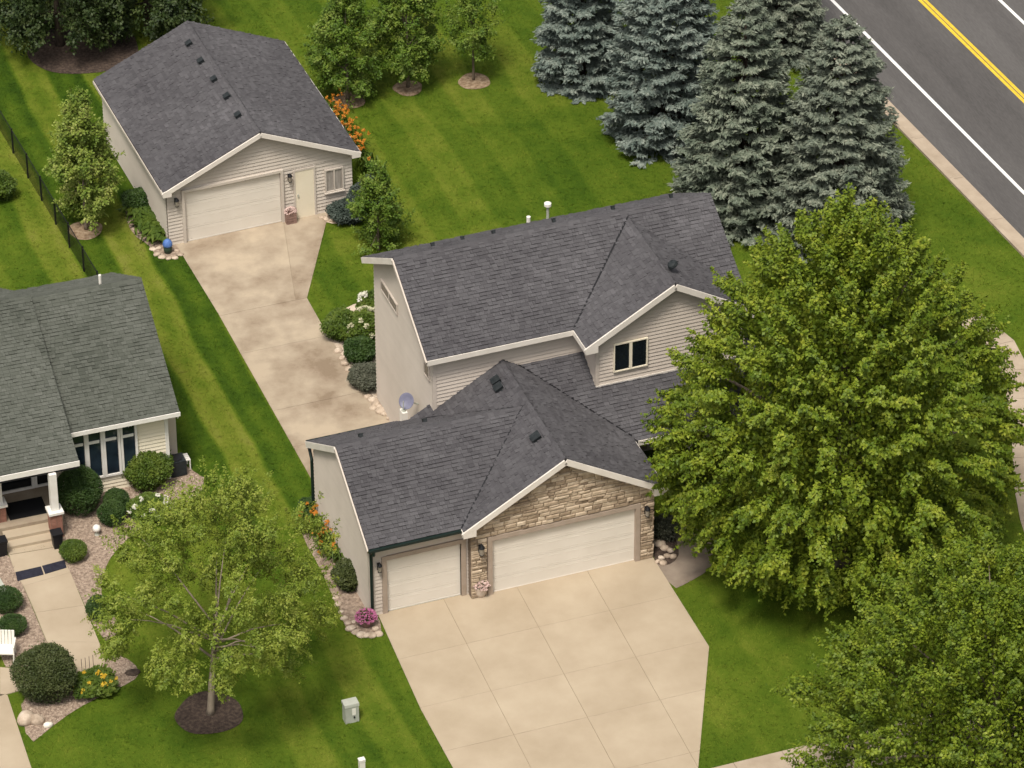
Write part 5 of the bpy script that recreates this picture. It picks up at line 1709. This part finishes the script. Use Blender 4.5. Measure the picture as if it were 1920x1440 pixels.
c = G(12, 1236)
ch = thing('garden_chair', (c.x, c.y, 0), 'white plastic garden armchair at the left picture edge', 'chair')
R_ = lambda x, y, z: Vector((c.x + math.cos(-0.4) * x - math.sin(-0.4) * y, c.y + math.sin(-0.4) * x + math.cos(-0.4) * y, z))
MB().box(-0.26, 0.26, -0.26, 0.24, 0.38, 0.42, R_).build('seat', PLASTW, ch)
for i in range(5):
    MB().prism([R_(-0.25 + i * 0.105, 0.22, 0.42), R_(-0.25 + i * 0.105 + 0.085, 0.22, 0.42), R_(-0.25 + i * 0.105 + 0.085, 0.34, 0.88), R_(-0.25 + i * 0.105, 0.34, 0.88)], (0, 0.03, 0.005)).build('back_slat', PLASTW, ch)
for s in (-1, 1):
    MB().tube([R_(s * 0.28, -0.26, 0), R_(s * 0.29, -0.25, 0.4), R_(s * 0.29, -0.2, 0.62), R_(s * 0.29, 0.26, 0.66)], [0.028, 0.028, 0.03, 0.03], 6).build('arm', PLASTW, ch)
    MB().tube([R_(s * 0.25, 0.32, 0), R_(s * 0.25, 0.24, 0.4)], 0.028, 6).build('leg', PLASTW, ch)
c = G(2, 1128)
ta = thing('garden_table', (c.x, c.y, 0), 'pale grey table edge at the left picture border above the chair', 'table')
MB().prism([(c.x - 0.7, c.y - 0.35, 0.62), (c.x + 0.1, c.y - 0.35, 0.62), (c.x + 0.16, c.y - 0.28, 0.62), (c.x + 0.1, c.y + 0.5, 0.62), (c.x - 0.7, c.y + 0.5, 0.62)], (0, 0, 0.04)).build('table_top', UTIL, ta)
for a_, b_ in ((0.0, -0.25), (0.0, 0.4), (-0.6, -0.25), (-0.6, 0.4)):
    MB().box(c.x + a_ - 0.025, c.x + a_ + 0.025, c.y + b_ - 0.025, c.y + b_ + 0.025, 0, 0.615).build('leg', UTIL, ta)
q = T_N(-0.05, 0.55, 0)
ac = thing('air_conditioner', (q.x, q.y, 0), 'dark air conditioning unit beside the cream house corner', 'air conditioner')
MB().box(q.x - 0.25, q.x + 0.27, q.y - 0.2, q.y + 0.3, 0.05, 0.62).build('housing', VENT, ac)
MB().lathe([(0.2, 0.62), (0.2, 0.65), (0.05, 0.66)], (q.x, q.y + 0.05, 0), 16).build('fan_grille', BLACKM, ac)
q = G(341, 878)
bn = thing('white_bench', (q.x, q.y, 0), 'small white slatted bench beside the air conditioning unit', 'bench')
for i in range(4):
    MB().box(q.x - 0.30, q.x + 0.26, q.y - 0.2 + i * 0.105, q.y - 0.2 + i * 0.105 + 0.085, 0.40, 0.43).build('seat_slat', WHITE, bn)
for a_ in (-0.28, 0.22):
    for b_ in (-0.18, 0.18):
        MB().box(q.x + a_, q.x + a_ + 0.04, q.y + b_ - 0.02, q.y + b_ + 0.02, 0, 0.398).build('leg', WHITE, bn)
# little garden fork stakes in the corner bed
c = G(166, 1262)
gs = thing('garden_stakes', (c.x, c.y, 0), 'thin dark plant support stakes behind the yellow lilies', 'plant stake')
for i in range(4):
    MB().tube([(c.x - 0.2 + i * 0.13, c.y + 0.02 * i, 0), (c.x - 0.2 + i * 0.13, c.y + 0.02 * i, 0.62)], 0.008, 5).build('stake', BLACKM, gs)

# ================================================================== GRASS BLADES
x0, x1, y0_, y1_ = -16.0, 29.0, -12.0, 46.0
NT = int((x1 - x0) * (y1_ - y0_) * 82)
P = np.column_stack([RNG.uniform(x0, x1, NT), RNG.uniform(y0_, y1_, NT)])
W3 = np.column_stack([P, np.zeros(NT)]) - np.array(CAM)
wd = W3 @ np.array(FWD)
uu = 960 + FPX * (W3 @ np.array(RGT)) / wd
vv = 720 - FPX * (W3 @ np.array(UPV)) / wd
keep = (uu > -90) & (uu < 2010) & (vv > -80) & (vv < 1520)
for poly in NOGRASS:
    keep &= ~inside(P, poly)
for foot in ([(0, 0), (9.54, -0.26), (9.54, 2), (14.5, 4), (14.5, 11.2), (4.03, 11.2), (4.03, 5.6), (0, 5.56)],
             [tuple(T_D(0, 0, 0).xy), tuple(T_D(dw, 0, 0).xy), tuple(T_D(dw, dl, 0).xy), tuple(T_D(0, dl, 0).xy)],
             [tuple(T_N(wxr, wy, 0).xy), tuple(T_N(wxr, 8.4, 0).xy), tuple(T_N(-13, 8.4, 0).xy), tuple(T_N(-13, -1, 0).xy), tuple(T_N(nxl, -1, 0).xy)]):
    keep &= ~inside(P, foot)
P = P[keep]
n = len(P)
B = 3
az = RNG.uniform(0, 6.283, (n, B))
ln = RNG.uniform(0.03, 0.07, (n, B))
w = RNG.uniform(0.010, 0.020, (n, B))
bx = P[:, :1] + RNG.normal(0, 0.03, (n, B))
by = P[:, 1:] + RNG.normal(0, 0.03, (n, B))
V = np.zeros((n, B, 3, 3))
V[..., 0, 0] = bx - np.sin(az) * w
V[..., 0, 1] = by + np.cos(az) * w
V[..., 1, 0] = bx + np.sin(az) * w
V[..., 1, 1] = by - np.cos(az) * w
V[..., 2, 0] = bx + np.cos(az) * ln * 0.8
V[..., 2, 1] = by + np.sin(az) * ln * 0.8
V[..., 2, 2] = ln * 0.7
gr = quads('lawn_grass', V.reshape(-1, 3), BLADE, None, 3)
tag(gr, 'short mown green lawn grass', 'grass', kind='stuff')
print('objects', len(bpy.data.objects), 'stones', nst, 'tufts', n, 'tris', sum(len(o.data.loop_triangles) if False else len(o.data.polygons) * 2 for o in bpy.data.objects if o.type == 'MESH'))
